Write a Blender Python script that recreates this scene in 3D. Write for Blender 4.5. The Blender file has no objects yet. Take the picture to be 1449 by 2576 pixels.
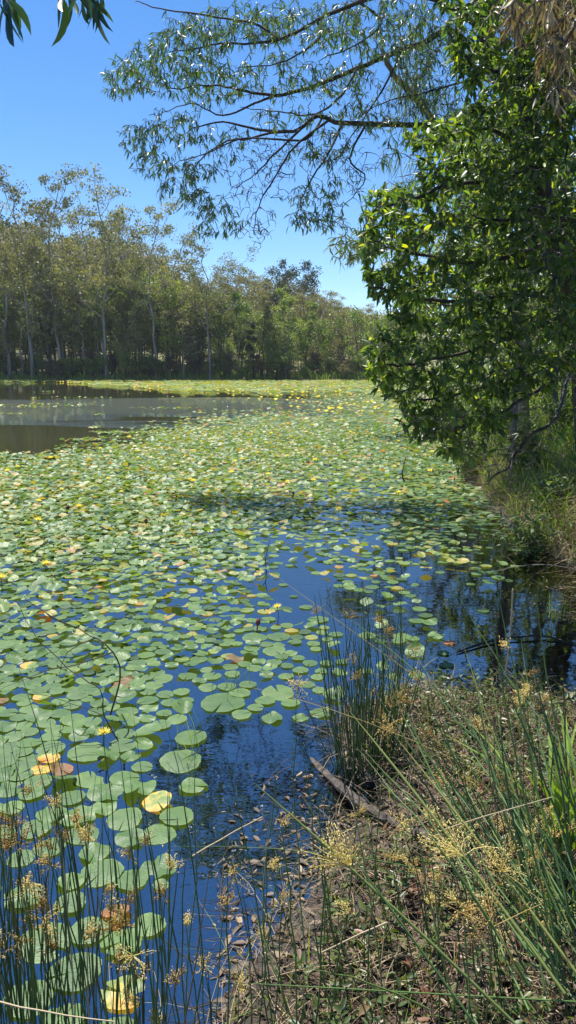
import bpy, math, random
import numpy as np
from mathutils import Vector
random.seed(7); RNG = np.random.default_rng(7)
sc = bpy.context.scene
COL = sc.collection
F_PX, CX, CY, PITCH, CAMZ = 1909.0, 724.5, 1288.0, math.radians(10.911), 1.9
CP, SP = math.cos(PITCH), math.sin(PITCH)
SUN = Vector((-0.18, 0.36, 0.92)).normalized()

# ---------------------------------------------------------------- helpers
def ray(X, Y):
    r, u = (X - CX) / F_PX, (CY - Y) / F_PX
    return np.array([r, CP + u * SP, -SP + u * CP])
def at(X, Y, d):
    v = ray(X, Y); return np.array([0, 0, CAMZ]) + v * (d / v[1])
def onz(X, Y, z=0.0):
    v = ray(X, Y); return np.array([0, 0, CAMZ]) + v * ((z - CAMZ) / v[2])
def to_px(p):
    p = np.asarray(p, float).reshape(-1, 3)
    dep = p[:, 1] * CP - (p[:, 2] - CAMZ) * SP
    up = p[:, 1] * SP + (p[:, 2] - CAMZ) * CP
    return CX + F_PX * p[:, 0] / dep, CY - F_PX * up / dep, dep
def nrm(v):
    v = np.asarray(v, float); return v / (np.linalg.norm(v, axis=-1, keepdims=True) + 1e-9)
def inpoly(x, y, poly):
    x = np.asarray(x, float); y = np.asarray(y, float); c = np.zeros(x.shape, bool)
    n = len(poly)
    for i in range(n):
        x0, y0 = poly[i]; x1, y1 = poly[(i + 1) % n]
        if y0 == y1: continue
        c ^= ((y0 > y) != (y1 > y)) & (x < (x1 - x0) * (y - y0) / (y1 - y0) + x0)
    return c
def polydist(x, y, poly):
    d = np.full(np.shape(x), 1e9)
    n = len(poly)
    for i in range(n):
        ax, ay = poly[i]; bx, by = poly[(i + 1) % n]
        vx, vy = bx - ax, by - ay
        t = np.clip(((x - ax) * vx + (y - ay) * vy) / (vx * vx + vy * vy), 0, 1)
        d = np.minimum(d, np.hypot(x - ax - t * vx, y - ay - t * vy))
    return d
_T = [RNG.uniform(0, 6.28, 12), RNG.uniform(-1, 1, (12, 2))]
def wob(x, y, s=1.0):
    o = 0
    for k in range(12):
        f = (0.6 + 0.45 * k) * s
        a, b = _T[1][k]; q = math.hypot(a, b) + 1e-6
        o = o + np.sin((x * a / q + y * b / q) * f + _T[0][k]) / (1 + 0.35 * k)
    return o / 3.2

class MB:
    def __init__(s): s.V = []; s.Q = []; s.T = []; s.C = []; s.n = 0
    def add(s, V, Q=None, T=None, tint=0.5):
        V = np.asarray(V, float).reshape(-1, 3)
        if Q is not None and len(Q): s.Q.append(np.asarray(Q, int).reshape(-1, 4) + s.n)
        if T is not None and len(T): s.T.append(np.asarray(T, int).reshape(-1, 3) + s.n)
        s.V.append(V); s.C.append(np.broadcast_to(np.asarray(tint, float), (len(V),)).copy()); s.n += len(V)
    def inst(s, tv, tq, tt, R, P, tint, ttint=None):
        # R: (n,3,3) columns are axes; P: (n,3)
        n = len(P)
        if n == 0: return
        k = len(tv)
        V = np.einsum('nij,kj->nki', R, tv) + P[:, None, :]
        off = (np.arange(n) * k)[:, None, None]
        Q = (tq[None] + off).reshape(-1, 4) if tq is not None and len(tq) else None
        T = (tt[None] + off).reshape(-1, 3) if tt is not None and len(tt) else None
        c = np.repeat(np.asarray(tint, float), k)
        if ttint is not None: c = c + np.tile(ttint, n)
        s.add(V.reshape(-1, 3), Q, T, c)
    def tube(s, pts, rad, sides=5, tint=0.5):
        pts = np.asarray(pts, float); m = len(pts)
        rad = np.broadcast_to(np.asarray(rad, float), (m,))
        t = np.gradient(pts, axis=0); t = nrm(t)
        ref = np.array([0.3, 0.2, 1.0]) if abs(t[0][2]) < 0.8 else np.array([1.0, 0.1, 0])
        a = nrm(np.cross(t, ref)); b = np.cross(t, a)
        ang = np.arange(sides) * 2 * math.pi / sides
        ring = (a[:, None] * np.cos(ang)[None, :, None] + b[:, None] * np.sin(ang)[None, :, None]) * rad[:, None, None] + pts[:, None]
        i = np.arange(m - 1)[:, None] * sides; j = np.arange(sides)[None]; j2 = (j + 1) % sides
        Q = np.stack([i + j, i + j2, i + sides + j2, i + sides + j], -1).reshape(-1, 4)
        s.add(ring.reshape(-1, 3), Q, None, tint)
    def mesh(s, name, mat, smooth=True):
        me = bpy.data.meshes.new(name)
        V = np.concatenate(s.V) if s.V else np.zeros((0, 3))
        Q = np.concatenate(s.Q) if s.Q else np.zeros((0, 4), int)
        T = np.concatenate(s.T) if s.T else np.zeros((0, 3), int)
        me.vertices.add(len(V)); me.vertices.foreach_set('co', V.astype(np.float32).ravel())
        me.loops.add(Q.size + T.size)
        me.loops.foreach_set('vertex_index', np.concatenate([Q.ravel(), T.ravel()]).astype(np.int32))
        me.polygons.add(len(Q) + len(T))
        st = np.concatenate([np.arange(len(Q)) * 4, Q.size + np.arange(len(T)) * 3]).astype(np.int32)
        me.polygons.foreach_set('loop_start', st)
        me.polygons.foreach_set('use_smooth', np.full(len(st), smooth))
        at_ = me.attributes.new('tint', 'FLOAT', 'POINT')
        at_.data.foreach_set('value', np.concatenate(s.C).astype(np.float32))
        for m in (mat if isinstance(mat, (list, tuple)) else [mat]): me.materials.append(m)
        me.update(calc_edges=True); me.validate()
        return me
    def build(s, name, mat, parent=None, smooth=True):
        return link(name, s.mesh(name, mat, smooth), parent)
def link(name, me, parent=None):
    o = bpy.data.objects.new(name, me); COL.objects.link(o)
    if parent is not None: o.parent = parent
    return o
def tag(o, label=None, cat=None, group=None, kind=None):
    if label: o['label'] = label
    if cat: o['category'] = cat
    if group: o['group'] = group
    if kind: o['kind'] = kind
    return o
def empty(name, loc, rz=0, sc_=1.0):
    o = bpy.data.objects.new(name, None); COL.objects.link(o)
    o.location = [float(v) for v in loc]; o.rotation_euler = (0, 0, rz); o.scale = (sc_,) * 3
    o.empty_display_size = 0.1
    return o
def basis(dirv, upish, L, W=None, roll=None):
    d = nrm(dirv); s = nrm(np.cross(d, upish)); n = np.cross(s, d)
    L = np.asarray(L)[:, None]; W = L if W is None else np.asarray(W)[:, None]
    return np.stack([s * W, d * L, n * L], -1)

# ---------------------------------------------------------------- materials
def newmat(name):
    m = bpy.data.materials.new(name); m.use_nodes = True
    nt = m.node_tree; nt.nodes.clear()
    return m, nt, nt.nodes, nt.links
def ramp(N, stops):
    r = N.new('ShaderNodeValToRGB'); e = r.color_ramp.elements
    while len(e) > 1: e.remove(e[-1])
    e[0].position = stops[0][0]; e[0].color = (*stops[0][1], 1)
    for p, c in stops[1:]:
        x = e.new(p); x.color = (*c, 1)
    return r
def leafmat(name, stops, rough=0.45, spec=0.5, trans=0.35, tcol=1.6, objrand=0.0, noise=0.0, nscale=3.0, bump=0.0):
    m, nt, N, L = newmat(name)
    a = N.new('ShaderNodeAttribute'); a.attribute_name = 'tint'
    r = ramp(N, stops); fac = a.outputs['Fac']
    if objrand:
        oi = N.new('ShaderNodeObjectInfo')
        mm = N.new('ShaderNodeMath'); mm.operation = 'MULTIPLY_ADD'; mm.inputs[1].default_value = objrand
        L.new(oi.outputs['Random'], mm.inputs[0]); L.new(fac, mm.inputs[2])
        m2 = N.new('ShaderNodeMath'); m2.operation = 'SUBTRACT'; m2.inputs[1].default_value = objrand / 2
        L.new(mm.outputs[0], m2.inputs[0]); fac = m2.outputs[0]
    if noise:
        g = N.new('ShaderNodeNewGeometry'); no = N.new('ShaderNodeTexNoise'); no.inputs['Scale'].default_value = nscale; no.inputs['Detail'].default_value = 4
        L.new(g.outputs['Position'], no.inputs['Vector'])
        mm = N.new('ShaderNodeMath'); mm.operation = 'MULTIPLY_ADD'; mm.inputs[1].default_value = noise
        L.new(no.outputs['Fac'], mm.inputs[0]); L.new(fac, mm.inputs[2])
        m2 = N.new('ShaderNodeMath'); m2.operation = 'SUBTRACT'; m2.inputs[1].default_value = noise / 2
        L.new(mm.outputs[0], m2.inputs[0]); fac = m2.outputs[0]
        if bump:
            bp = N.new('ShaderNodeBump'); bp.inputs['Strength'].default_value = bump; bp.inputs['Distance'].default_value = 0.01
            n3 = N.new('ShaderNodeTexNoise'); n3.inputs['Scale'].default_value = nscale * 6; L.new(g.outputs['Position'], n3.inputs['Vector'])
            L.new(n3.outputs['Fac'], bp.inputs['Height'])
    L.new(fac, r.inputs['Fac'])
    p = N.new('ShaderNodeBsdfPrincipled'); p.inputs['Roughness'].default_value = rough
    p.inputs['Specular IOR Level'].default_value = spec
    L.new(r.outputs['Color'], p.inputs['Base Color'])
    if noise and bump: L.new(bp.outputs[0], p.inputs['Normal'])
    out = N.new('ShaderNodeOutputMaterial')
    if trans:
        t = N.new('ShaderNodeBsdfTranslucent')
        mx = N.new('ShaderNodeMix'); mx.data_type = 'RGBA'; mx.blend_type = 'MULTIPLY'; mx.inputs['Factor'].default_value = 1
        mx.inputs['B'].default_value = (tcol * 1.15, tcol * 1.1, tcol * 0.35, 1)
        L.new(r.outputs['Color'], mx.inputs['A']); L.new(mx.outputs['Result'], t.inputs['Color'])
        s = N.new('ShaderNodeMixShader'); s.inputs[0].default_value = trans
        L.new(p.outputs[0], s.inputs[1]); L.new(t.outputs[0], s.inputs[2]); L.new(s.outputs[0], out.inputs[0])
    else: L.new(p.outputs[0], out.inputs[0])
    return m
def barkmat(name, c1, c2, scale=8, stretch=0.15, rough=0.9, bump=0.6):
    m, nt, N, L = newmat(name)
    tc = N.new('ShaderNodeTexCoord'); mp = N.new('ShaderNodeMapping'); mp.inputs['Scale'].default_value = (1, 1, stretch)
    L.new(tc.outputs['Object'], mp.inputs['Vector'])
    n = N.new('ShaderNodeTexNoise'); n.inputs['Scale'].default_value = scale; n.inputs['Detail'].default_value = 8
    L.new(mp.outputs[0], n.inputs['Vector'])
    r = ramp(N, [(0.32, c1), (0.68, c2)]); L.new(n.outputs['Fac'], r.inputs['Fac'])
    p = N.new('ShaderNodeBsdfPrincipled'); p.inputs['Roughness'].default_value = rough
    L.new(r.outputs['Color'], p.inputs['Base Color'])
    b = N.new('ShaderNodeBump'); b.inputs['Strength'].default_value = bump; b.inputs['Distance'].default_value = 0.02
    L.new(n.outputs['Fac'], b.inputs['Height']); L.new(b.outputs[0], p.inputs['Normal'])
    out = N.new('ShaderNodeOutputMaterial'); L.new(p.outputs[0], out.inputs[0])
    return m

M = {}
M['acacia'] = leafmat('acacia_leaf', [(0, (.022, .045, .018)), (.45, (.052, .098, .028)), (.8, (.11, .18, .035)), (1, (.26, .30, .03))], rough=.4, spec=.45, trans=.45, tcol=2.1)
M['acacia_pale'] = leafmat('airy_leaf', [(0, (.03, .07, .035)), (.5, (.06, .115, .045)), (1, (.16, .21, .06))], rough=.36, spec=.6, trans=.35, tcol=1.9)
M['bankleaf'] = leafmat('bank_leaf', [(0, (.05, .09, .03)), (.5, (.10, .16, .05)), (1, (.2, .25, .08))], rough=.5, trans=.35)
M['dryleaf'] = leafmat('dry_hanging_leaf', [(0, (.07, .05, .03)), (.5, (.22, .17, .11)), (1, (.42, .34, .24))], rough=.5, trans=.3, tcol=1.2)
M['gumleaf'] = leafmat('gum_leaf', [(0, (.012, .035, .022)), (.6, (.03, .07, .03)), (1, (.10, .2, .03))], rough=.35, trans=.25)
M['far_gum'] = leafmat('gum_crown', [(0, (.09, .10, .05)), (.5, (.19, .195, .092)), (1, (.30, .30, .15))], rough=.5, trans=.4, tcol=1.1, objrand=.45)
M['far_green'] = leafmat('green_crown', [(0, (.08, .13, .035)), (.5, (.16, .235, .06)), (1, (.26, .31, .08))], rough=.5, trans=.45, tcol=1.25, objrand=.5)
M['far_brown'] = leafmat('olive_crown', [(0, (.09, .09, .056)), (.5, (.165, .16, .095)), (1, (.24, .22, .13))], rough=.55, trans=.42, tcol=1.2, objrand=.5)
M['far_dark'] = leafmat('dark_crown', [(0, (.015, .03, .012)), (1, (.06, .085, .03))], rough=.5, trans=.2, tcol=1.3, objrand=.3)
M['bark_dark'] = barkmat('dark_bark', (.018, .014, .012), (.075, .058, .048), 22)
M['bark_pale'] = barkmat('pale_bark', (.13, .12, .105), (.36, .335, .30), 3)
M['bark_grey'] = barkmat('grey_bark', (.05, .045, .04), (.16, .14, .12), 4)
M['bark_pink'] = barkmat('pinkish_bark', (.14, .10, .08), (.30, .22, .18), 10)
M['twig'] = barkmat('twig_bark', (.03, .02, .017), (.12, .085, .065), 30)
M['twig_pale'] = barkmat('pale_twig_bark', (.07, .052, .04), (.28, .22, .17), 30)
M['deadwood'] = barkmat('dead_wood', (.10, .08, .06), (.34, .29, .24), 26, .3)
M['logwood'] = barkmat('weathered_log', (.015, .012, .01), (.12, .098, .08), 34, 1)
PADSTOPS = [(0, (.035, .075, .028)), (.3, (.075, .145, .048)), (.6, (.135, .225, .068)), (.76, (.23, .28, .07)), (.88, (.34, .26, .06)), (1, (.40, .17, .06))]
def padmat(name, stops, objrand, rough=.45, noise=.38, nscale=20):
    m = leafmat(name, stops, rough=rough, spec=.45, trans=.28, tcol=2.0, objrand=objrand, noise=noise, nscale=nscale, bump=.25)
    nt = m.node_tree; N, L = nt.nodes, nt.links; p = [n for n in N if n.type == 'BSDF_PRINCIPLED'][0]; src = p.inputs['Base Color'].links[0].from_socket
    g = N.new('ShaderNodeNewGeometry'); mx = N.new('ShaderNodeMix'); mx.data_type = 'RGBA'; mx.inputs['B'].default_value = (.13, .13, .022, 1)
    L.new(g.outputs['Backfacing'], mx.inputs['Factor']); L.new(src, mx.inputs['A']); L.new(mx.outputs['Result'], p.inputs['Base Color'])
    return m
M['pad'] = padmat('lily_pad_green', PADSTOPS, .25)
M['pad_yellow'] = padmat('lily_pad_yellow', [(0, (.13, .21, .07)), (.38, (.20, .27, .07)), (.5, (.50, .40, .08)), (.75, (.58, .33, .07)), (1, (.50, .18, .05))], .35, .5, 2.2, 9)
M['pad_brown'] = padmat('lily_pad_rust', [(0, (.12, .13, .05)), (.35, (.20, .12, .05)), (.6, (.32, .12, .05)), (1, (.36, .2, .12))], .4, .5, 1.2, 12)
M['petal'] = leafmat('petal', [(0, (.80, .66, .10)), (1, (.92, .86, .35))], rough=.5, trans=.4, tcol=1.0)
M['stamen'] = leafmat('stamen', [(0, (.75, .42, .02)), (1, (.85, .55, .04))], rough=.6, trans=.1)
M['bud'] = leafmat('bud', [(0, (.10, .025, .02)), (1, (.22, .05, .03))], rough=.4, trans=.1)
M['rush'] = leafmat('rush_stem', [(0, (.025, .06, .024)), (.5, (.085, .155, .035)), (.8, (.23, .24, .06)), (1, (.42, .27, .10))], rough=.5, spec=.35, trans=0)
M['seed'] = leafmat('seed_head', [(0, (.22, .13, .04)), (.5, (.52, .39, .13)), (1, (.82, .75, .40))], rough=.6, trans=.45, tcol=1.2)
M['straw'] = leafmat('straw', [(0, (.08, .05, .03)), (.5, (.26, .185, .105)), (1, (.56, .45, .28))], rough=.6, trans=.15, tcol=1.0)
M['grass'] = leafmat('grass_blade', [(0, (.06, .13, .02)), (.5, (.18, .29, .035)), (.8, (.30, .34, .08)), (1, (.46, .38, .18))], rough=.5, trans=.35, tcol=1.3)
M['cover'] = leafmat('ground_cover_leaf', [(0, (.035, .06, .02)), (.4, (.08, .125, .035)), (.62, (.14, .17, .05)), (.8, (.17, .13, .06)), (1, (.22, .09, .055))], rough=.4, trans=.3, tcol=1.5)
M['litter'] = leafmat('litter_leaf', [(0, (.035, .022, .013)), (.5, (.12, .078, .045)), (1, (.34, .255, .155))], rough=.6, trans=.1, tcol=1.0)

# ground: soil, mud and pond bed
def groundmat():
    m, nt, N, L = newmat('ground_soil')
    g = N.new('ShaderNodeNewGeometry'); sx = N.new('ShaderNodeSeparateXYZ'); L.new(g.outputs['Position'], sx.inputs[0])
    n = N.new('ShaderNodeTexNoise'); n.inputs['Scale'].default_value = 9; n.inputs['Detail'].default_value = 9; n.inputs['Roughness'].default_value = .65
    L.new(g.outputs['Position'], n.inputs['Vector'])
    n2 = N.new('ShaderNodeTexNoise'); n2.inputs['Scale'].default_value = .5; n2.inputs['Detail'].default_value = 5
    L.new(g.outputs['Position'], n2.inputs['Vector'])
    soil = ramp(N, [(.3, (.012, .009, .006)), (.5, (.04, .028, .018)), (.7, (.11, .075, .05))]); L.new(n.outputs['Fac'], soil.inputs['Fac'])
    far = ramp(N, [(.3, (.10, .11, .035)), (.55, (.20, .19, .075)), (.75, (.28, .23, .12))]); L.new(n2.outputs['Fac'], far.inputs['Fac'])
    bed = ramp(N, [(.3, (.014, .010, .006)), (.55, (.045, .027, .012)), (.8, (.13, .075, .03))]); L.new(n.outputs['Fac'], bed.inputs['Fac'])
    def mapr(src, a, b):
        q = N.new('ShaderNodeMapRange'); q.inputs['From Min'].default_value = a; q.inputs['From Max'].default_value = b; L.new(src, q.inputs['Value']); return q.outputs[0]
    def mix(f, a, b):
        q = N.new('ShaderNodeMix'); q.data_type = 'RGBA'; L.new(f, q.inputs['Factor'])
        if isinstance(a, tuple): q.inputs['A'].default_value = a
        else: L.new(a, q.inputs['A'])
        if isinstance(b, tuple): q.inputs['B'].default_value = b
        else: L.new(b, q.inputs['B'])
        return q.outputs['Result']
    land = mix(mapr(sx.outputs['Y'], 8, 30), soil.outputs[0], far.outputs[0])
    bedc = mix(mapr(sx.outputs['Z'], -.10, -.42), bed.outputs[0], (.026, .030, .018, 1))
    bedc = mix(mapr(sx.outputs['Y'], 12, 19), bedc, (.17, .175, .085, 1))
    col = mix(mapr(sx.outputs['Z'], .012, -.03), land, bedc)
    p = N.new('ShaderNodeBsdfPrincipled'); L.new(col, p.inputs['Base Color'])
    rr = N.new('ShaderNodeMapRange'); rr.inputs['From Min'].default_value = .0; rr.inputs['From Max'].default_value = .06
    rr.inputs['To Min'].default_value = .28; rr.inputs['To Max'].default_value = .95; L.new(sx.outputs['Z'], rr.inputs['Value']); L.new(rr.outputs[0], p.inputs['Roughness'])
    b = N.new('ShaderNodeBump'); b.inputs['Strength'].default_value = .8; b.inputs['Distance'].default_value = .03
    L.new(n.outputs['Fac'], b.inputs['Height']); L.new(b.outputs[0], p.inputs['Normal'])
    out = N.new('ShaderNodeOutputMaterial'); L.new(p.outputs[0], out.inputs[0])
    return m
def watermat():
    m, nt, N, L = newmat('pond_water')
    g = N.new('ShaderNodeNewGeometry'); sx = N.new('ShaderNodeSeparateXYZ'); L.new(g.outputs['Position'], sx.inputs[0])
    mp = N.new('ShaderNodeMapping'); mp.inputs['Scale'].default_value = (1, 1.6, 1); L.new(g.outputs['Position'], mp.inputs['Vector'])
    n = N.new('ShaderNodeTexNoise'); n.inputs['Scale'].default_value = 5; n.inputs['Detail'].default_value = 3; L.new(mp.outputs[0], n.inputs['Vector'])
    n1 = N.new('ShaderNodeTexNoise'); n1.inputs['Scale'].default_value = .12; n1.inputs['Detail'].default_value = 3
    mp2 = N.new('ShaderNodeMapping'); mp2.inputs['Scale'].default_value = (.5, 1.6, 1); L.new(g.outputs['Position'], mp2.inputs['Vector']); L.new(mp2.outputs[0], n1.inputs['Vector'])
    # the breeze-ruffled band on the open water
    def mapr(src, a, b, c=0., d=1.):
        q = N.new('ShaderNodeMapRange'); q.inputs['From Min'].default_value = a; q.inputs['From Max'].default_value = b
        q.inputs['To Min'].default_value = c; q.inputs['To Max'].default_value = d; L.new(src, q.inputs['Value']); return q.outputs[0]
    def mth(op, a, b):
        q = N.new('ShaderNodeMath'); q.operation = op
        for i, v in enumerate((a, b)):
            if isinstance(v, (int, float)): q.inputs[i].default_value = v
            else: L.new(v, q.inputs[i])
        return q.outputs[0]
    yy = mth('ADD', sx.outputs['Y'], mth('MULTIPLY', mth('SUBTRACT', n1.outputs['Fac'], .5), 26))
    band = mth('MULTIPLY', mapr(yy, 25, 30), mapr(yy, 44, 38))
    amp = mth('ADD', mth('MULTIPLY', band, .34), .0012)
    b = N.new('ShaderNodeBump'); b.inputs['Strength'].default_value = 1; L.new(amp, b.inputs['Distance']); L.new(n.outputs['Fac'], b.inputs['Height'])
    fr = N.new('ShaderNodeFresnel'); fr.inputs['IOR'].default_value = 5.0; L.new(b.outputs[0], fr.inputs['Normal']); L.new(mapr(sx.outputs['Y'], 10, 20, 5.0, 2.4), fr.inputs['IOR'])
    df = N.new('ShaderNodeBsdfDiffuse'); df.inputs['Color'].default_value = (.085, .09, .044, 1)
    ms = N.new('ShaderNodeMixShader'); L.new(mapr(sx.outputs['Y'], 13, 20, 0, .6), ms.inputs[0])
    gl = N.new('ShaderNodeBsdfGlossy'); gl.inputs['Roughness'].default_value = .015; L.new(b.outputs[0], gl.inputs['Normal'])
    tr = N.new('ShaderNodeBsdfTransparent'); tr.inputs['Color'].default_value = (.62, .60, .48, 1)
    s = N.new('ShaderNodeMixShader'); L.new(fr.outputs[0], s.inputs[0]); L.new(tr.outputs[0], ms.inputs[1]); L.new(df.outputs[0], ms.inputs[2]); L.new(ms.outputs[0], s.inputs[1]); L.new(gl.outputs[0], s.inputs[2])
    out = N.new('ShaderNodeOutputMaterial'); L.new(s.outputs[0], out.inputs[0])
    return m
M['ground'] = groundmat(); M['water'] = watermat()

# ---------------------------------------------------------------- terrain, water
POND = [(-60, .2), (-5, .7), (-1.4, 1.15)] + [tuple(onz(*q)[:2]) for q in [(560, 2640), (590, 2480), (690, 2340), (790, 2250), (845, 2120), (925, 2050), (950, 1990), (885, 1945), (850, 1880), (865, 1790),
        (1000, 1755), (1230, 1750), (1449, 1765)]] + [(2.15, 4.25), (2.5, 4.9), (2.5, 5.8), (2.75, 6.8), (2.6, 8.2), (2.9, 11), (3.6, 15), (4.6, 20), (6.3, 34), (9, 52),
        (14, 72), (22, 88), (16, 97), (0, 99), (-22, 97), (-48, 96), (-90, 94), (-130, 80), (-130, .2)]
SIL_X = [-400, 0, 60, 90, 150, 200, 250, 300, 350, 400, 450, 500, 540, 600, 650, 700, 750, 790, 850, 900, 950, 1050, 1500]
SIL_Y = [430, 470, 480, 470, 500, 520, 500, 520, 540, 540, 580, 620, 640, 665, 680, 690, 700, 725, 745, 760, 775, 790, 760]
def ground_z(x, y):
    x = np.asarray(x, float); y = np.asarray(y, float)
    ins = inpoly(x, y, POND); d = polydist(x, y, POND)
    w = wob(x, y, 2.2) * .5 + wob(x * 3, y * 3, 2.5) * .25
    zin = -np.minimum(.55, .02 + d * .24 + np.maximum(0, d - .6) * .4) + w * .015
    # nearshore bank: gentle; right bank steeper
    right = np.clip((x - 2.2) / 1.5, 0, 1) * np.clip((y - 4.2) / 1.5, 0, 1)
    far = np.clip((y - 80) / 20, 0, 1)
    zo = .025 + np.minimum(d, 2.2) * (.11 + .10 * right) + np.minimum(d, 1.6) * .38 * right + np.clip(d - 2.2, 0, 14) * .10 * right + w * (.03 + .03 * right)
    zf = np.clip(d, 0, 3) * .13 + np.clip(d - 10, 0, 400) * .085 + wob(x * .03, y * .03, 1.5) * np.clip(d - 20, 0, 100) * .03
    zf2 = .02 + zf
    zo = zo * (1 - far) + zf2 * far
    return np.where(ins, zin, zo)
def axis_lines(a, b, fine0, fine1, step, grow):
    v = list(np.arange(fine0, fine1, step)); s = step; t = v[-1]
    while t < b: s *= grow; t += s; v.append(t)
    s = step; t = v[0]; lo = []
    while t > a: s *= grow; t -= s; lo.append(t)
    return np.array(lo[::-1] + v)
gx = axis_lines(-900, 900, -1.6, 4.2, .045, 1.07); gy = axis_lines(-20, 1400, 1.0, 8.5, .045, 1.04)
GX, GY = np.meshgrid(gx, gy); GZ = ground_z(GX, GY)
nx, ny = len(gx), len(gy)
mb = MB(); ii = (np.arange(ny - 1)[:, None] * nx + np.arange(nx - 1)[None])
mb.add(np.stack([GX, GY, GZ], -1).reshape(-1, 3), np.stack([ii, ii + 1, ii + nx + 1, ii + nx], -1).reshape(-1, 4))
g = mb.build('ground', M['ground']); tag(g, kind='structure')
mb = MB(); mb.add([(-135, .1, 0), (30, .1, 0), (30, 104, 0), (-135, 104, 0)], [(0, 1, 2, 3)])
w = mb.build('water', M['water'], smooth=False); tag(w, kind='structure')

# ---------------------------------------------------------------- lily pads
COVX = [-200, 0, 150, 300, 450, 600, 750, 900, 1050, 1200, 1350, 1449, 1700]
COVY = [985, 1000, 1030, 1060, 1110, 1138, 1165, 1250, 1350, 1420, 1500, 1600, 1700, 1770, 1850, 1950, 2050, 2150, 2250, 2350, 2500, 2700]
COV = np.array([
 [0,0,0,0,0,0,.0,.35,1,1,1,.6,0],
 [0,0,0,0,0,0,.0,.45,1,1,1,.6,0],
 [0,0,0,0,0,0,.05,.75,1,1,1,.5,0],
 [0,0,0,0,.03,.6,1,1,1,1,.8,.3,0],
 [0,0,.0,.08,.9,1,1,1,1,1,.8,.1,0],
 [0,0,.08,.7,1,1,1,1,1,1,.7,0,0],
 [.9,.9,1,1,1,1,1,1,1,1,.6,0,0],
 [1,1,1,1,.98,.9,.78,.66,.75,.9,.4,0,0],
 [1,1,1,.97,.86,.72,.48,.4,.5,.35,0,0,0],
 [1,1,.97,.9,.76,.62,.42,.36,.44,.25,0,0,0],
 [.95,.92,.85,.8,.68,.52,.28,.2,.26,.1,0,0,0],
 [1,1,1,.97,.85,.78,.5,.25,.18,0,0,0,0],
 [1,1,.95,.9,.8,.6,.3,.15,.1,0,0,0,0],
 [1,.9,.85,.8,.65,.55,.3,0,0,0,0,0,0],
 [1,.95,.8,.85,.6,.05,0,0,0,0,0,0,0],
 [1,1,.95,.85,.65,.05,0,0,0,0,0,0,0],
 [1,.8,.85,.75,.35,0,0,0,0,0,0,0,0],
 [1,.7,.7,.7,.25,0,0,0,0,0,0,0,0],
 [1,.6,.7,.6,.1,0,0,0,0,0,0,0,0],
 [1,.5,.7,.6,.05,0,0,0,0,0,0,0,0],
 [1,.4,.5,.5,.0,0,0,0,0,0,0,0,0],
 [1,.3,.4,.4,.0,0,0,0,0,0,0,0,0]])
def cover(X, Y):
    X = np.clip(X, COVX[0], COVX[-1] - 1e-3); Y = np.clip(Y, COVY[0], COVY[-1] - 1e-3)
    i = np.searchsorted(COVX, X, 'right') - 1; j = np.searchsorted(COVY, Y, 'right') - 1
    cx = np.array(COVX); cy = np.array(COVY)
    u = (X - cx[i]) / (cx[i + 1] - cx[i]); v = (Y - cy[j]) / (cy[j + 1] - cy[j])
    c = (COV[j, i] * (1 - u) + COV[j, i + 1] * u) * (1 - v) + (COV[j + 1, i] * (1 - u) + COV[j + 1, i + 1] * u) * v
    return c * np.interp(Y, [1380, 1500, 2600], [1, .76, .76])
def darts(xr, yr, ntry, fac, rad, rmul):
    """scatter discs: probability by cover map, spacing by radius"""
    cell = rad[1] * 3.2; grid = {}; out = []
    xs = RNG.uniform(*xr, ntry); ys = RNG.uniform(*yr, ntry); rs = RNG.uniform(*rad, ntry) * np.interp(ys, [1.5, 3.4, 4.4, 6.5, 9.5, 12], [1.38, 1.2, .9, .84, .9, 1.])
    PX, PY, _ = to_px(np.stack([xs, ys, np.zeros(ntry)], -1))
    c = cover(PX, PY) if fac is None else fac(xs, ys, PX, PY)
    nz = .5 + .5 * np.tanh((wob(xs, ys, 9.0) * .7 + wob(ys * 1.3, xs, 14.0) * .45 + wob(ys, xs * .7, 2.0) * .3) * 1.9)
    ok = (c * 1.14 > nz + RNG.uniform(-.12, .12, ntry)) & (c > .04) & inpoly(xs, ys, POND) & (PX > -260) & (PX < 1560)
    for x, y, r, cc in zip(xs[ok], ys[ok], rs[ok], c[ok]):
        k = (int(x // cell), int(y // cell)); bad = False
        m = rmul + (1 - cc) * .55
        for a in (-1, 0, 1):
            for b in (-1, 0, 1):
                for (x2, y2, r2) in grid.get((k[0] + a, k[1] + b), ()):
                    if (x - x2) ** 2 + (y - y2) ** 2 < ((r + r2) * m) ** 2: bad = True; break
                if bad: break
            if bad: break
        if not bad:
            grid.setdefault(k, []).append((x, y, r)); out.append((x, y, r))
    return np.array(out)
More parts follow.
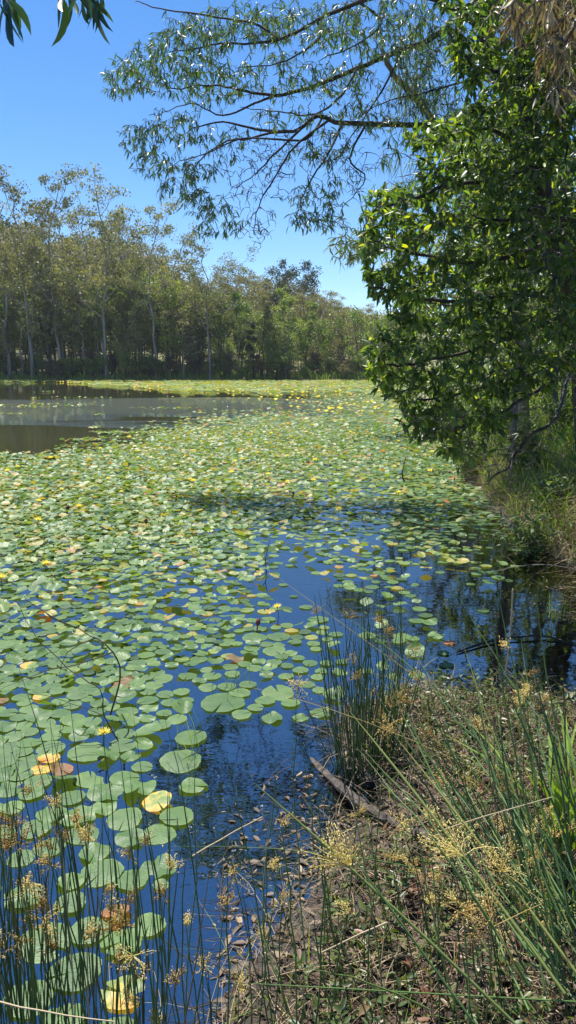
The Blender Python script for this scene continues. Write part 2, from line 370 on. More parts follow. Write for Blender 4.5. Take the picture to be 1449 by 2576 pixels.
def pad_template(nseg, rings, seed, style):
    """unit disc with a notch; style: flat, cup (rim turned up), fold"""
    r_ = random.Random(seed); ph = [r_.uniform(0, 6.28) for _ in range(6)]
    V = [(0, 0, 0)]; t = [0.]; F3 = []; F4 = []
    na = .05 + r_.random() * .16
    if seed % 3 == 0: na = .05
    for k in range(1, rings + 1):
        q = k / rings
        for i in range(nseg + 1):
            a = na + (2 * math.pi - 2 * na) * i / nseg
            rr = q * (1 + .035 * math.sin(3 * a + ph[0]) + .02 * math.sin(7 * a + ph[1]) + (.022 * math.sin(19 * a) if nseg > 20 else 0))
            z = .015 * math.sin(2 * a + ph[2]) * q + .014 * q * q * math.sin(5 * a + ph[3])
            if style == 'cup': z += .22 * q ** 3 * max(0, math.sin(a + ph[4])) ** 1.3 + .05 * q * q
            elif style == 'fold': z += .5 * q ** 2 * max(0, math.cos(a + ph[4])) ** 2; rr *= 1 - .2 * q * max(0, math.cos(a + ph[4])) ** 2
            elif style == 'wavy': z += .09 * q ** 2 * math.sin(3 * a + ph[4]) + .05 * q * q * math.sin(5 * a + ph[5])
            else: z += -.02 * q * q
            V.append((rr * math.cos(a), rr * math.sin(a), z)); t.append(.07 * math.sin(9 * a) * q * .4 + .07 * q ** 4)
    row = nseg + 1
    for i in range(nseg): F3.append((0, 1 + i, 2 + i))
    for k in range(rings - 1):
        for i in range(nseg):
            a = 1 + k * row + i; F4.append((a, a + 1 + 0, a + row + 1, a + row))
    F4 = [(d, c, b, a) for (a, b, c, d) in F4][:]
    return np.array(V), np.array(F4, int).reshape(-1, 4), np.array(F3, int), np.array(t)
near = darts((-3.6, 2.6), (1.5, 9.5), 230000, None, (.042, .072), .61)
mid = darts((-9, 4.2), (9.5, 24), 420000, None, (.042, .070), .62)
farp = darts((-14, 7.5), (24, 52), 240000, None, (.06, .10), .68)
def farcov(xs, ys, PX, PY):
    top = 962 + 0 * PX
    low = np.interp(PX, [-50, 150, 300, 420, 600, 900, 1100], [960, 962, 972, 984, 988, 990, 990]) + 3 * np.sin(PX * .03) + 2 * np.sin(PX * .11)
    c = ((PY > 955) & (PY < low)).astype(float)
    return c
farf = darts((-60, 22), (48, 99), 120000, farcov, (.2, .36), .72)
# loose rafts of pads on the open water: (X, Y, half width px, half height px)
RAFTS = [(65, 1024, 110, 4), (190, 1002, 110, 2), (205, 1020, 62, 4), (410, 1029, 90, 3), (110, 1018, 40, 2), (30, 1043, 40, 2), (240, 1046, 20, 1.5), (240, 1080, 14, 1.5), (215, 1111, 60, 3),
         (330, 1093, 80, 3), (560, 1012, 30, 1.5), (640, 1010, 40, 1.5), (690, 1018, 60, 3), (560, 1060, 60, 3), (850, 994, 90, 3), (700, 998, 60, 2), (330, 990, 30, 1.5), (440, 1000, 30, 1.5), (120, 986, 40, 1.5), (25, 1158, 120, 6)]
raft = []
for (X, Y, hw, hh) in RAFTS:
    n = int(max(4, hw * hh * (.16 if Y < 1060 else .3)))
    for _ in range(n):
        a = random.uniform(0, 6.28); q = math.sqrt(random.random())
        p = onz(X + hw * q * math.cos(a), Y + hh * q * math.sin(a)); raft.append((p[0], p[1], random.uniform(.05, .09)))
raft = np.array(raft)
# scattered single pads in clear gaps seen in the photograph
HAND = [(455, 1918, 56), (485, 1980, 40), (480, 1857, 44), (395, 2022, 42), (400, 2100, 46), (330, 2110, 44), (640, 1605, 40), (690, 1640, 36), (700, 1745, 55), (560, 1770, 60), (1045, 1645, 36), (1115, 1645, 20),
        (310, 2500, 62), (290, 2300, 40), (225, 2345, 56), (330, 2215, 46), (375, 2330, 46), (405, 2228, 22), (180, 2220, 40), (60, 2260, 52), (130, 2050, 44), (220, 1895, 52), (230, 1960, 48), (700, 1602, 40), (800, 1560, 34), (1010, 1600, 26)]
hand = []
for (X, Y, hw) in HAND:
    p = onz(X, Y); _, _, dep = to_px(p); hand.append((p[0], p[1], float(hw / F_PX * dep[0]) * (.78 if Y < 1760 else .92)))
hand = np.array(hand)
keep = np.ones(len(near), bool)
for (x, y, r) in hand:
    keep &= (near[:, 0] - x) ** 2 + (near[:, 1] - y) ** 2 > ((near[:, 2] + r) * .8) ** 2
near = np.concatenate([hand, near[keep]])
STYLES = ['flat', 'flat', 'flat', 'wavy', 'flat', 'cup', 'flat', 'wavy', 'fold', 'cup']
TEMPL = [pad_template(30, 5, 11 + i, s) for i, s in enumerate(STYLES)]
TEMPM = [pad_template(12, 2, 40 + i, s) for i, s in enumerate(['flat', 'wavy', 'cup', 'flat', 'fold'])]
TEMPF = [pad_template(7, 1, 60 + i, s) for i, s in enumerate(['flat', 'cup'])]
def style_pick(n, PX, PY, rnd):
    """curlier pads in the crowded middle field"""
    curl = np.interp(PY, [990, 1150, 1300, 1480, 1650, 1900], [.5, .72, .75, .5, .25, .06]) * np.interp(PX, [0, 500, 900, 1200], [1, 1, .6, .3])
    return rnd < curl * 1.15
# order by size in view; nearest 300 become individual things
X_, Y_, D_ = to_px(np.column_stack([near[:, 0], near[:, 1], np.zeros(len(near))]))
inv = (X_ > -40) & (X_ < 1490) & (Y_ < 2620)
score = np.where(inv, near[:, 2] ** 2 / D_ ** 3, -1)
order = np.argsort(-score); IND = order[:300]; REST = order[300:]
padmeshes = {}
def pad_mesh(si, mk):
    if (si, mk) not in padmeshes:
        tv, tq, tt, tc = TEMPL[si]; b = MB(); b.add(tv, tq, tt, .42 + tc * 1.0); padmeshes[(si, mk)] = b.mesh('lily_pad', M[mk])
    return padmeshes[(si, mk)]
SPECIAL = {}   # filled with (px) -> material and label
SPEC = [(100, 1895, 'pad_yellow', 9, 'orange and yellow curled lily pad behind the yellow water lily'),
        (165, 1915, 'pad_brown', 8, 'rust orange folded lily pad beside the yellow curled pad'),
        (395, 2022, 'pad_yellow', 0, 'lily pad with a broad tan rim on clear blue water'),
        (310, 2500, 'pad_yellow', 3, 'yellow and green lily pad lowest between the foreground rushes'),
        (300, 2285, 'pad_brown', 4, 'pinkish brown lily pad among the rush stems'),
        
        (20, 1640, 'pad', 9, None), (315, 1708, 'pad_brown', 8, 'small rust red upturned pad beside the arching twig'),
        (130, 1545, 'pad_brown', 8, 'red brown upturned pad among green pads'),
        (485, 1980, 'pad', 3, 'pale green lily pad with torn notch, alone on dark water')]
spx = {}
for (X, Y, mk, st, lab) in SPEC:
    dd = (X_ [IND] - X) ** 2 + (Y_[IND] - Y) ** 2
    for k in np.argsort(dd):
        if IND[k] not in spx: spx[IND[k]] = (mk, st, lab); break
for rank, i in enumerate(IND):
    x, y, r = near[i]; rd = random.random()
    curl = style_pick(1, X_[i], Y_[i], rd * .8)
    si = random.choice([3, 5, 7, 8, 9, 5]) if curl else random.choice([0, 1, 2, 4, 6, 7])
    q = random.random(); mk = 'pad'
    if q > .993: mk = 'pad_brown'
    elif q > .982: mk = 'pad_yellow'
    lab = None
    if i in spx: mk, si, lab = spx[i]
    o = link('lily_pad', pad_mesh(si, mk))
    tl = .03 + (.12 if curl else 0)
    o.location = (float(x), float(y), .003 + random.random() * .008 + (.012 if curl else 0)); o.scale = (float(r), float(r * random.uniform(.92, 1.04)), float(r * (1 if not curl else 1.2)))
    o.rotation_euler = (random.gauss(0, tl), random.gauss(0, tl), random.uniform(0, 6.28))
    if lab is None:
        zone = 'low among the foreground rushes' if Y_[i] > 2150 else ('by the clear dark water' if Y_[i] > 1800 else ('in the crowded field' if X_[i] < 520 else 'on the blue reflecting water'))
        shape = {0: 'flat', 1: 'flat', 2: 'flat', 4: 'flat', 6: 'flat', 3: 'wavy edged', 7: 'wavy edged', 5: 'cupped', 9: 'cupped', 8: 'folded'}[si]
        colr = {'pad': 'green', 'pad_yellow': 'yellowing', 'pad_brown': 'rust brown'}[mk]
        lab = f'{shape} {colr} lily pad floating {zone}'
        grp = f'{shape} {colr} pads {zone}'
    else: grp = 'lily pads picked out by colour'
    tag(o, lab, 'lily pad', grp)
mb = MB()
def scatter_pads(arr, TT, extra=0., tk=1., sd=.19):
    PX, PY, DD = to_px(np.column_stack([arr[:, 0], arr[:, 1], np.zeros(len(arr))]))
    n = len(arr); curl = style_pick(n, PX, PY, RNG.uniform(0, .9, n))
    names = {0: 'flat'}
    flats = [k for k in range(len(TT)) if k in FL[id(TT)]]; curls = [k for k in range(len(TT)) if k not in FL[id(TT)]]
    ch = np.where(curl, RNG.choice(curls, n), RNG.choice(flats, n))
    a = RNG.uniform(0, 6.28, n); tx = RNG.normal(0, 1, n) * np.where(curl, .2, .035) * tk; ty = RNG.normal(0, 1, n) * np.where(curl, .2, .035) * tk
    ca, sa = np.cos(a), np.sin(a)
    ex = nrm(np.stack([ca, sa, tx], -1)); ez = nrm(np.stack([-tx * ca, -tx * sa + 0 * ty, np.ones(n)], -1) + np.stack([ty * sa, -ty * ca, 0 * a], -1))
    ey = nrm(np.cross(ez, ex)); ex = np.cross(ey, ez)
    R = np.stack([ex, ey, ez], -1) * arr[:, 2][:, None, None]
    z = .003 + RNG.uniform(0, .008, n) + np.where(curl, arr[:, 2] * .3 + RNG.uniform(0, .04, n), 0)
    P = np.column_stack([arr[:, 0], arr[:, 1], z])
    tint = RNG.normal(.42, sd, n) + np.where(curl, .14, 0)
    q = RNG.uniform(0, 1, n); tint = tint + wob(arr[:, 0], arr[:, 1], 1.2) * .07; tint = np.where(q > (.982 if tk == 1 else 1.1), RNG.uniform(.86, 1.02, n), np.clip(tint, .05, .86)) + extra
    for k in range(len(TT)):
        s_ = ch == k
        if s_.any(): tv, tq, tt, tc = TT[k]; mb.inst(tv, tq if len(tq) else None, tt, R[s_], P[s_], tint[s_], tc)
FL = {id(TEMPL): [0, 1, 2, 4, 6], id(TEMPM): [0, 1, 3], id(TEMPF): [0]}
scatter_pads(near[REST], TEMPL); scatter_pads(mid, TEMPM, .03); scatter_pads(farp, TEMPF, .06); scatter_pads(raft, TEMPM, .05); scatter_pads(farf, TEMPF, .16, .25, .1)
o = mb.build('lily_pads', M['pad']); tag(o, 'dense field of green and yellow lily pads spreading across the pond', 'lily pads', kind='stuff')
print('pads', len(near), len(mid), len(farp), len(farf), len(raft))

# ---------------------------------------------------------------- water lilies
def petal_t():
    V = [(0, 0, 0), (-.11, .35, .03), (.11, .35, .03), (-.10, .7, .10), (.10, .7, .10), (0, 1, .22)]
    return np.array(V), np.array([(1, 2, 4, 3)]), np.array([(0, 2, 1), (3, 4, 5)])
def blossom(n_layers=4):
    b = MB(); tv, tq, tt = petal_t()
    for k in range(n_layers):
        m = 9; el = .25 + k * .38
        for i in range(m):
            a = 2 * math.pi * (i + .5 * (k % 2)) / m + random.uniform(-.1, .1)
            d = np.array([math.cos(a) * math.cos(el), math.sin(a) * math.cos(el), math.sin(el)])
            R = basis(d[None], np.array([[0, 0, 1.]]), [1 - .12 * k]); b.inst(tv, tq, tt, R, np.zeros((1, 3)), [.2 + .25 * k + random.uniform(-.1, .1)])
    return b
bm_b = blossom().mesh('blossom', M['petal'])
c = MB()
for i in range(26):
    a = random.uniform(0, 6.28); rr = .16 * math.sqrt(random.random()); c.tube([(rr * math.cos(a), rr * math.sin(a), .02), (rr * 1.3 * math.cos(a), rr * 1.3 * math.sin(a), .4)], [.03, .012], 4, random.random())
bm_c = c.mesh('flower_centre', M['stamen'])
s = MB(); s.tube([(0, 0, -1.6), (.04, 0, -.8), (0, 0, 0)], [.05, .045, .05], 5, .4); bm_s = s.mesh('stalk', M['rush'])
lowb = blossom(2).mesh('water_lily', M['petal'])
FLW = [(262, 1868, .05, 'half closed yellow water lily standing over clear dark water'), (4, 1480, .075, 'bright yellow water lily cut by the left picture edge'),
       (116, 1430, .065, 'spiky yellow water lily nearest below the crowded field'), (97, 1325, .07, 'wide open yellow water lily in the crowded field, lower of two'),
       (98, 1275, .06, 'yellow water lily just above its wide open neighbour'), (200, 1285, .065, 'yellow water lily beside a dark red bud'),
       (273, 1210, .06, 'yellow water lily in the green field behind the bud'), (852, 1298, .06, 'lone yellow water lily on blue reflecting water'),
       (698, 1545, .045, 'small pale yellow water lily on clear blue water'), (128, 1158, .08, 'yellow water lily at the field edge by open water'),
       (325, 1105, .085, 'yellow water lily at the tip of the field beside open water'), (155, 1245, .055, 'yellow water lily low among curled pads'),
       (715, 1258, .055, 'yellow water lily where the blue gap begins'), (1002, 1252, .06, 'yellow water lily near the shaded inlet'),
       (425, 1265, .05, 'small yellow water lily beside folded pads'), (253, 1135, .07, None), (487, 1137, .07, None), (590, 1170, .07, None), (650, 1143, .07, None), (478, 1215, .06, None),
       (305, 1245, .05, None), (20, 1193, .08, None), (45, 1180, .07, None)]
def flower(x, y, r, lab, h=None, grp='yellow water lilies in the near field'):
    h = h if h is not None else random.uniform(.05, .11)
    t = empty('water_lily', (x, y, h), random.uniform(0, 6.28)); tag(t, lab, 'water lily', grp)
    for nm, me in (('blossom', bm_b), ('flower_centre', bm_c), ('stalk', bm_s)):
        q = link(nm, me, t); q.scale = (r, r, r if nm != 'stalk' else h / 1.5)
    t.rotation_euler = (random.gauss(0, .12), random.gauss(0, .12), random.uniform(0, 6.28))
    return t
for (X, Y, r, lab) in FLW:
    p = onz(X, Y + 4); t = flower(p[0], p[1], r, lab or 'yellow water lily open among crowded green pads', grp='yellow water lilies in the near field')
t0 = 0
for k in range(44):
    X, Y = random.uniform(330, 1120), random.uniform(1000, 1230) if k % 3 else random.uniform(1050, 1130)
    if cover(np.array([X]), np.array([Y]))[0] < .8: continue
    p = onz(X, Y); flower(p[0], p[1], random.uniform(.055, .08), 'small yellow water lily in the distant pad field', grp='yellow water lilies in the middle field')
cnt = 0; stf = MB(); petv, petq, pett = petal_t()
while cnt < 560:
    X = random.uniform(60, 1000); lo = np.interp(X, [60, 150, 300, 420, 600, 900, 1000], [962, 964, 973, 984, 988, 990, 990])
    Y = random.uniform(959, lo) if cnt % 5 else random.uniform(960, 1045)
    if Y > lo and X < 500: 
        if random.random() < .9: continue
    if Y > lo and X < np.interp(Y, [990, 1045], [560, 700]): continue
    p = onz(X, Y)
    if not inpoly(np.array([p[0]]), np.array([p[1]]), POND)[0]: continue
    r = random.uniform(.09, .14)
    if cnt < 210 or (cnt % 5 == 0 and cnt < 400):
        o = link('water_lily', lowb); o.location = (p[0], p[1], .1); o.scale = (r, r, r); o.rotation_euler = (0, 0, random.uniform(0, 6))
        tag(o, 'tiny pale yellow water lily on the far pad bed', 'water lily', 'yellow water lilies on the far pad bed')
    else:
        V = [(0, 0, -.4)] + [(math.cos(k * 1.05), math.sin(k * 1.05), .3) for k in range(6)]
        stf.add(np.array(V) * r + np.array([p[0], p[1], .1]), None, [(0, 1 + k, 1 + (k + 1) % 6) for k in range(6)], random.random())
    cnt += 1
o = stf.build('water_lilies', M['petal']); tag(o, 'speckle of further yellow water lilies over the far pad bed', 'water lilies', kind='stuff')
def bud(X, Y, r, lab):
    p = onz(X, Y); b = MB(); hh = [0, .25, .55, .8, 1]; rr = [.15, .32, .34, .2, .02]
    b.tube([(0, 0, -.8), (0, 0, 0)], [.08, .1], 6, .3); b.tube([(0, .05 * k, h) for k, h in enumerate(hh)], rr, 8, .6)
    o = b.build('lily_bud', M['bud']); o.location = (p[0], p[1], r * .8); o.scale = (r, r, r); o.rotation_euler = (0, .15, 0); tag(o, lab, 'bud')
bud(648, 1588, .055, 'dark maroon lily bud standing on clear blue water')
bud(170, 1297, .08, 'dark red bud beside a yellow water lily'); bud(367, 1325, .06, 'small red bud amid curled pads'); bud(737, 1253, .06, 'red bud at the start of the blue gap')

# ---------------------------------------------------------------- leaf template
def leaf_t(w=.1, bend=.12, curve=.1, rows=5):
    ys = np.linspace(0, 1, rows); hw = w * np.sin(np.pi * ys ** .8) ** .8; hw[0] = w * .08; hw[-1] = w * .03
    V = []; 
    for y, h in zip(ys, hw):
        cx = curve * 4 * y * (1 - y) * .5 + curve * y * y * .6; z = -bend * y * y
        V += [(cx - h, y, z + h * .25), (cx, y, z - h * .15), (cx + h, y, z + h * .25)]
    Q = []
    for i in range(rows - 1):
        a = i * 3; Q += [(a, a + 1, a + 4, a + 3), (a + 1, a + 2, a + 5, a + 4)]
    return np.array(V), np.array(Q), None
LEAF_ACA = [leaf_t(.17, .15, .18, 5), leaf_t(.19, .05, -.2, 5), leaf_t(.15, .3, .1, 5)]
LEAF_FINE = [leaf_t(.075, .2, .22, 4), leaf_t(.065, .1, -.25, 4), leaf_t(.095, .3, .12, 4)]
LEAF_GUM = [leaf_t(.10, .1, .3, 6), leaf_t(.085, .2, -.3, 6)]
LEAF_BROAD = [leaf_t(.2, .15, .05, 4), leaf_t(.17, .25, -.05, 4)]
def put_leaves(mb_, TT, P, D, L, tint, up=None, wmul=1.0):
    n = len(P); L = L * RNG.uniform(.7, 1.2, n)
    if n == 0: return
    up = nrm(RNG.normal(0, .55, (n, 3)) + np.array([0, 0, 1.])) if up is None else up
    W = L * RNG.uniform(.8, 1.25, n) * wmul; R = basis(D, up, L, W); ch = RNG.integers(0, len(TT), n)
    for k in range(len(TT)):
        s_ = ch == k; tv, tq, _ = TT[k]; mb_.inst(tv, tq, None, R[s_], P[s_], tint[s_])
def curve_pts(a, b, n, sag=0., jit=.03, bulge=None):
    t = np.linspace(0, 1, n)[:, None]; L = np.linalg.norm(b - a)
    p = a * (1 - t) + b * t
    off = RNG.normal(0, jit * L, 3) if bulge is None else bulge
    p = p + off * (4 * t * (1 - t)); p[:, 2] -= (sag * L * 4 * t * (1 - t))[:, 0]
    p += RNG.normal(0, jit * L * .18, p.shape) * (t * (1 - t) * 4)
    return p
def grow(skel, skr, targets, leafy, leafmb, twigmb, TT, L, droop, tintf, base_r=.004, per=.035, frac=.75, maxlen=1.2, nper=1, lift=0.):
    """join every target to the nearest point of the growing skeleton with a bent twig, then hang leaves along it"""
    S = np.array(skel); 
    # order the targets by distance to the first skeleton
    d0 = np.min(np.linalg.norm(targets[:, None] - S[None], axis=2), axis=1) if len(S) < 4000 else np.zeros(len(targets))
    cap = len(S) + len(targets) * 6; BUF = np.zeros((cap, 3)); BUF[:len(S)] = S; n = len(S)
    LP, LD, LL = [], [], []
    for i in np.argsort(d0):
        T = targets[i]; dd = np.linalg.norm(BUF[:n] - T, axis=1)
        j = int(np.argmin(dd)); dist = dd[j]
        if dist < .03: continue
        if dist > maxlen * 2.5: continue
        A = BUF[j]; k = 5
        pts = curve_pts(A, T, k, sag=-.06 + lift, jit=.08)
        r0 = base_r * (1 + min(dist, 1.5) * 1.6); twigmb.tube(pts, np.linspace(r0, base_r * .35, k), 4, random.random())
        BUF[n:n + k - 1] = pts[1:]; n += k - 1
        if leafy[i]:
            seg = pts[-1] - pts[0]; length = max(dist * frac, .12); m = max(3, int(length / per)) * nper
            t = 1 - RNG.uniform(0, 1, m) * min(1, length / dist) ; t = np.clip(t, 0, 1)
            idx = t * (k - 1); i0 = np.minimum(idx.astype(int), k - 2); f = (idx - i0)[:, None]
            P = pts[i0] * (1 - f) + pts[i0 + 1] * f
            D = nrm(nrm(seg) * .6 + RNG.normal(0, .55, (m, 3)) + np.array([0, 0, -droop])); LP.append(P); LD.append(D)
    if LP:
        P = np.concatenate(LP); D = np.concatenate(LD); m = len(P)
        put_leaves(leafmb, TT, P, D, RNG.uniform(.7, 1.2, m) * L, tintf(m))
        return m
    return 0
def limb(points, r0, r1, sides=7, sub=4, jit=.012):
    """smooth limb through given points -> polyline + radii"""
    P = np.array(points, float); n = len(P); out = []
    for i in range(n - 1):
        p0 = P[max(i - 1, 0)]; p1 = P[i]; p2 = P[i + 1]; p3 = P[min(i + 2, n - 1)]
        for t in np.linspace(0, 1, sub, endpoint=False):
            out.append(.5 * ((2 * p1) + (-p0 + p2) * t + (2 * p0 - 5 * p1 + 4 * p2 - p3) * t * t + (-p0 + 3 * p1 - 3 * p2 + p3) * t ** 3))
    out.append(P[-1]); out = np.array(out); out += RNG.normal(0, jit, out.shape) * np.linspace(0, 1, len(out))[:, None] * .8
    return out, np.linspace(r0, r1, len(out))
def blob_targets(blobs):
    out = []; lf = []
    for (X, Y, rx, ry, d, rd, n, leafy) in blobs:
        for _ in range(n):
            while True:
                u = RNG.uniform(-1, 1, 3)
                if (u ** 2).sum() < 1: break
            dd = d + u[2] * rd; out.append(at(X + u[0] * rx, Y + u[1] * ry, dd)); lf.append(random.random() < leafy)
    return np.array(out), np.array(lf)

at_near = at
FAR_K = 1.6
def at(X, Y, d): return at_near(X, Y, d * FAR_K)
# ---------------------------------------------------------------- overhanging wattle: long limbs over the water
T0 = at(1560, 930, 8.6); gz = float(ground_z(T0[0], T0[1]))
tree = empty('wattle_tree', (T0[0], T0[1], gz)); tag(tree, 'overhanging wattle with long dark limbs reaching over the pond and airy sickle leaves', 'tree')
def child_build(mb_, name, mat, parent):
    o = mb_.build(name, mat, parent); o.matrix_parent_inverse = parent.matrix_world.inverted() if False else o.matrix_parent_inverse
    o.location = (-parent.location[0], -parent.location[1], -parent.location[2]); return o
skel = []
def add_limb(pts, r0, r1, parent, name='branch', mat='bark_dark', sub=5):
    P = [at(*p) if not isinstance(p, np.ndarray) else p for p in pts]
    q, r = limb(P, r0, r1, sub=sub); b = MB(); b.tube(q, r, 8 if r0 > .03 else 6, .5); child_build(b, name, M[mat], parent)
    return q
tr = add_limb([np.array([T0[0], T0[1], gz - .1]), at(1480, 700, 8.5), at(1400, 450, 8.4), at(1290, 260, 8.3), at(1220, 80, 8.2), at(1180, -180, 8.1)], .2, .11, tree, 'trunk')
LA = add_limb([at(1290, 260, 8.3), (1150, 85, 8.1), (1060, 110, 8.0), (1000, 130, 7.9), (900, 172, 7.8), (800, 212, 7.8), (690, 240, 7.8), (600, 225, 7.9), (520, 215, 8), (420, 225, 8)], .058, .008, tree)
LB = add_limb([at(1400, 450, 8.4), (1230, 360, 8.0), (1100, 322, 7.8), (1020, 314, 7.7), (860, 310, 7.6), (800, 293, 7.6), (735, 330, 7.5), (640, 325, 7.6), (560, 305, 7.7), (470, 330, 7.8)], .058, .008, tree)
LC = add_limb([at(1220, 80, 8.2), (1100, 0, 7.6), (960, -10, 7.3), (820, 40, 7.2), (700, 100, 7.2), (560, 110, 7.3), (430, 130, 7.4)], .045, .006, tree)
subs = [
 [LB[28], (720, 360, 7.4), (680, 400, 7.4), (640, 440, 7.4), (600, 470, 7.4)],
 [LB[24], (770, 350, 7.4), (690, 350, 7.3), (600, 350, 7.3), (520, 385, 7.4), (440, 410, 7.5)],
 [LB[20], (830, 380, 7.3), (790, 440, 7.2), (760, 500, 7.2), (740, 560, 7.2)],
 [LB[18], (880, 400, 7.5), (920, 450, 7.5), (860, 520, 7.5)],
 [LB[22], (740, 370, 7.3), (690, 450, 7.3), (650, 520, 7.3), (640, 590, 7.3)],
 [LA[20], (850, 250, 7.6), (780, 290, 7.7), (700, 280, 7.8), (600, 270, 7.9)],
 [LA[14], (960, 230, 7.7), (900, 320, 7.5), (840, 420, 7.4)],
 [LA[30], (640, 260, 7.8), (560, 290, 7.9), (480, 260, 8.0), (400, 290, 8)],
 [LB[30], (680, 335, 7.5), (620, 350, 7.5), (560, 360, 7.6), (480, 440, 7.6), (540, 520, 7.6)],
 [LC[16], (800, 100, 7.1), (700, 160, 7.1), (600, 170, 7.2)],
 [LC[20], (640, 60, 7.3), (520, 40, 7.4), (400, 20, 7.5), (340, 5, 7.5)],
 [LC[12], (960, 60, 7.2), (880, 120, 7.0), (800, 150, 7.0)],
 [tr[16], (1200, 200, 7.9), (1080, 230, 7.8), (960, 260, 7.9), (900, 300, 8)]]
S1 = [LA[6:], LB[6:], LC[4:]]
for s_ in subs: S1.append(add_limb(s_, .02, .005, tree))
skel = np.concatenate(S1)
BL = [(305, 195, 50, 55, 8, .5, 36, 1), (375, 170, 70, 80, 8, .6, 60, 1), (470, 110, 100, 80, 7.5, .7, 80, 1), (600, 60, 140, 70, 7.4, .8, 80, 1), (780, 60, 150, 75, 7.3, .9, 85, 1),
      (960, 70, 130, 90, 7.3, .9, 90, 1), (520, 210, 110, 60, 7.9, .7, 75, 1), (700, 190, 120, 60, 7.8, .7, 55, .95), (850, 200, 110, 60, 7.7, .7, 45, .9), (340, 350, 45, 40, 7.9, .5, 22, 1), (385, 410, 60, 40, 7.7, .5, 36, 1),
      (430, 320, 90, 55, 7.8, .6, 48, .95), (500, 430, 80, 45, 7.5, .5, 36, .9), (450, 470, 70, 40, 7.5, .5, 26, 1), (550, 560, 70, 50, 7.5, .5, 38, 1), (510, 510, 70, 35, 7.5, .5, 26, 1), (640, 430, 110, 90, 7.4, .5, 55, .18),
      (650, 560, 60, 60, 7.3, .4, 22, .15), (790, 500, 80, 50, 7.3, .5, 45, .85), (800, 560, 90, 25, 7.3, .5, 30, 1), (820, 370, 70, 50, 7.4, .5, 36, .85), (930, 290, 90, 50, 7.7, .6, 40, .8), (880, 430, 80, 60, 7.5, .5, 26, .4),
      (720, 290, 120, 40, 7.6, .5, 30, .6), (1060, 200, 60, 90, 7.8, .6, 42, .8), (560, 350, 100, 40, 7.6, .5, 30, .6), (740, 400, 80, 60, 7.4, .5, 26, .2)]
BL += [(1080, 60, 90, 90, 7.8, .6, 45, 1), (1180, 120, 80, 120, 7.9, .6, 50, 1), (1120, 260, 60, 60, 7.9, .5, 25, .9), (1000, 330, 60, 60, 7.7, .5, 16, .6)]
BL = [(a, b, c, d, e, f, int(g_ * (2.3 if b < 400 else 1.7)), h) for (a, b, c, d, e, f, g_, h) in BL]
tg, lf = blob_targets(BL)
leafmb, twigmb = MB(), MB()
n1 = grow(skel, None, tg, lf, leafmb, twigmb, LEAF_FINE, .112, .85, lambda m: np.clip(RNG.normal(.42, .2, m), 0, 1), base_r=.0045, per=.021, nper=1, maxlen=2.6)
# bare fine twigs in the hanging part
tg2, lf2 = blob_targets([(650, 450, 110, 90, 7.3, .4, 130, 0), (700, 380, 150, 60, 7.4, .4, 110, 0), (880, 420, 110, 110, 7.5, .5, 90, 0.1), (640, 580, 50, 50, 7.3, .3, 35, 0), (900, 240, 150, 90, 7.7, .6, 110, 0)])
grow(np.concatenate([skel, tg[lf == False]]), None, tg2, lf2, leafmb, twigmb, LEAF_FINE, .15, .7, lambda m: np.clip(RNG.normal(.4, .2, m), 0, 1), base_r=.0048, maxlen=2)
child_build(leafmb, 'crown', M['acacia_pale'], tree); child_build(twigmb, 'twigs', M['twig'], tree)

at = at_near
# ---------------------------------------------------------------- dense dark wattle on the right bank
B0 = at(1470, 985, 9.6); gz = float(ground_z(B0[0], B0[1]))
bush = empty('broadleaf_wattle', (B0[0], B0[1], gz)); tag(bush, 'dense glossy dark green wattle leaning from the bank down to the pads', 'tree')
tr2 = add_limb([np.array([B0[0] + .15, B0[1] + .1, gz - .1]), at(1462, 940, 9.3), at(1455, 830, 8.2), at(1440, 760, 6.9), at(1400, 600, 6.4), at(1350, 420, 6.1), at(1320, 200, 6.0), at(1300, 0, 5.9)], .13, .05, bush, 'trunk')
BLM = [
 [(1462, 900, 8.9), (1430, 930, 7.4), (1385, 965, 6.1), (1320, 1000, 5.8), (1250, 1045, 5.6), (1160, 1070, 5.5), (1090, 1080, 5.5)],
 [(1462, 900, 8.9), (1425, 960, 7.2), (1400, 1050, 6.0), (1330, 1100, 5.8), (1280, 1170, 5.7), (1225, 1215, 5.6)],
 [(1440, 760, 6.9), (1400, 800, 5.9), (1280, 850, 5.6), (1120, 900, 5.4), (1000, 920, 5.4), (950, 900, 5.4)],
 [(1400, 600, 6.4), (1449, 562, 5.5), (1400, 548, 5.3), (1345, 520, 5.2), (1320, 550, 5.2), (1250, 555, 5.2), (1180, 540, 5.2)],
 [(1400, 600, 6.4), (1300, 640, 5.6), (1180, 660, 5.4), (1050, 640, 5.3), (940, 600, 5.3)],
 [(1440, 760, 6.9), (1300, 740, 5.7), (1150, 760, 5.4), (1020, 740, 5.3), (930, 720, 5.3)],
 [(1350, 420, 6.1), (1250, 450, 5.6), (1120, 470, 5.4), (1000, 510, 5.4), (920, 540, 5.4)],
 [(1350, 420, 6.1), (1250, 330, 5.8), (1150, 330, 5.7), (1060, 350, 5.7)],
 [(1320, 200, 6.0), (1250, 180, 5.6), (1180, 160, 5.5), (1120, 60, 5.5)],
 [(1300, 0, 5.9), (1200, 20, 5.6), (1120, 10, 5.5)],
 [(1462, 900, 8.9), (1400, 930, 7.0), (1300, 950, 5.8), (1150, 990, 5.5), (1050, 1010, 5.4)],
 [(1320, 200, 6.0), (1380, 180, 5.4), (1420, 300, 5.2), (1430, 420, 5.2)],
 [(1400, 600, 6.4), (1400, 650, 5.2), (1370, 640, 5.0), (1385, 690, 4.9), (1400, 700, 4.9)]]
S2 = []
for k, s_ in enumerate(BLM): S2.append(add_limb(s_, .02 if k != 12 else .012, .006, bush, mat='bark_dark'))
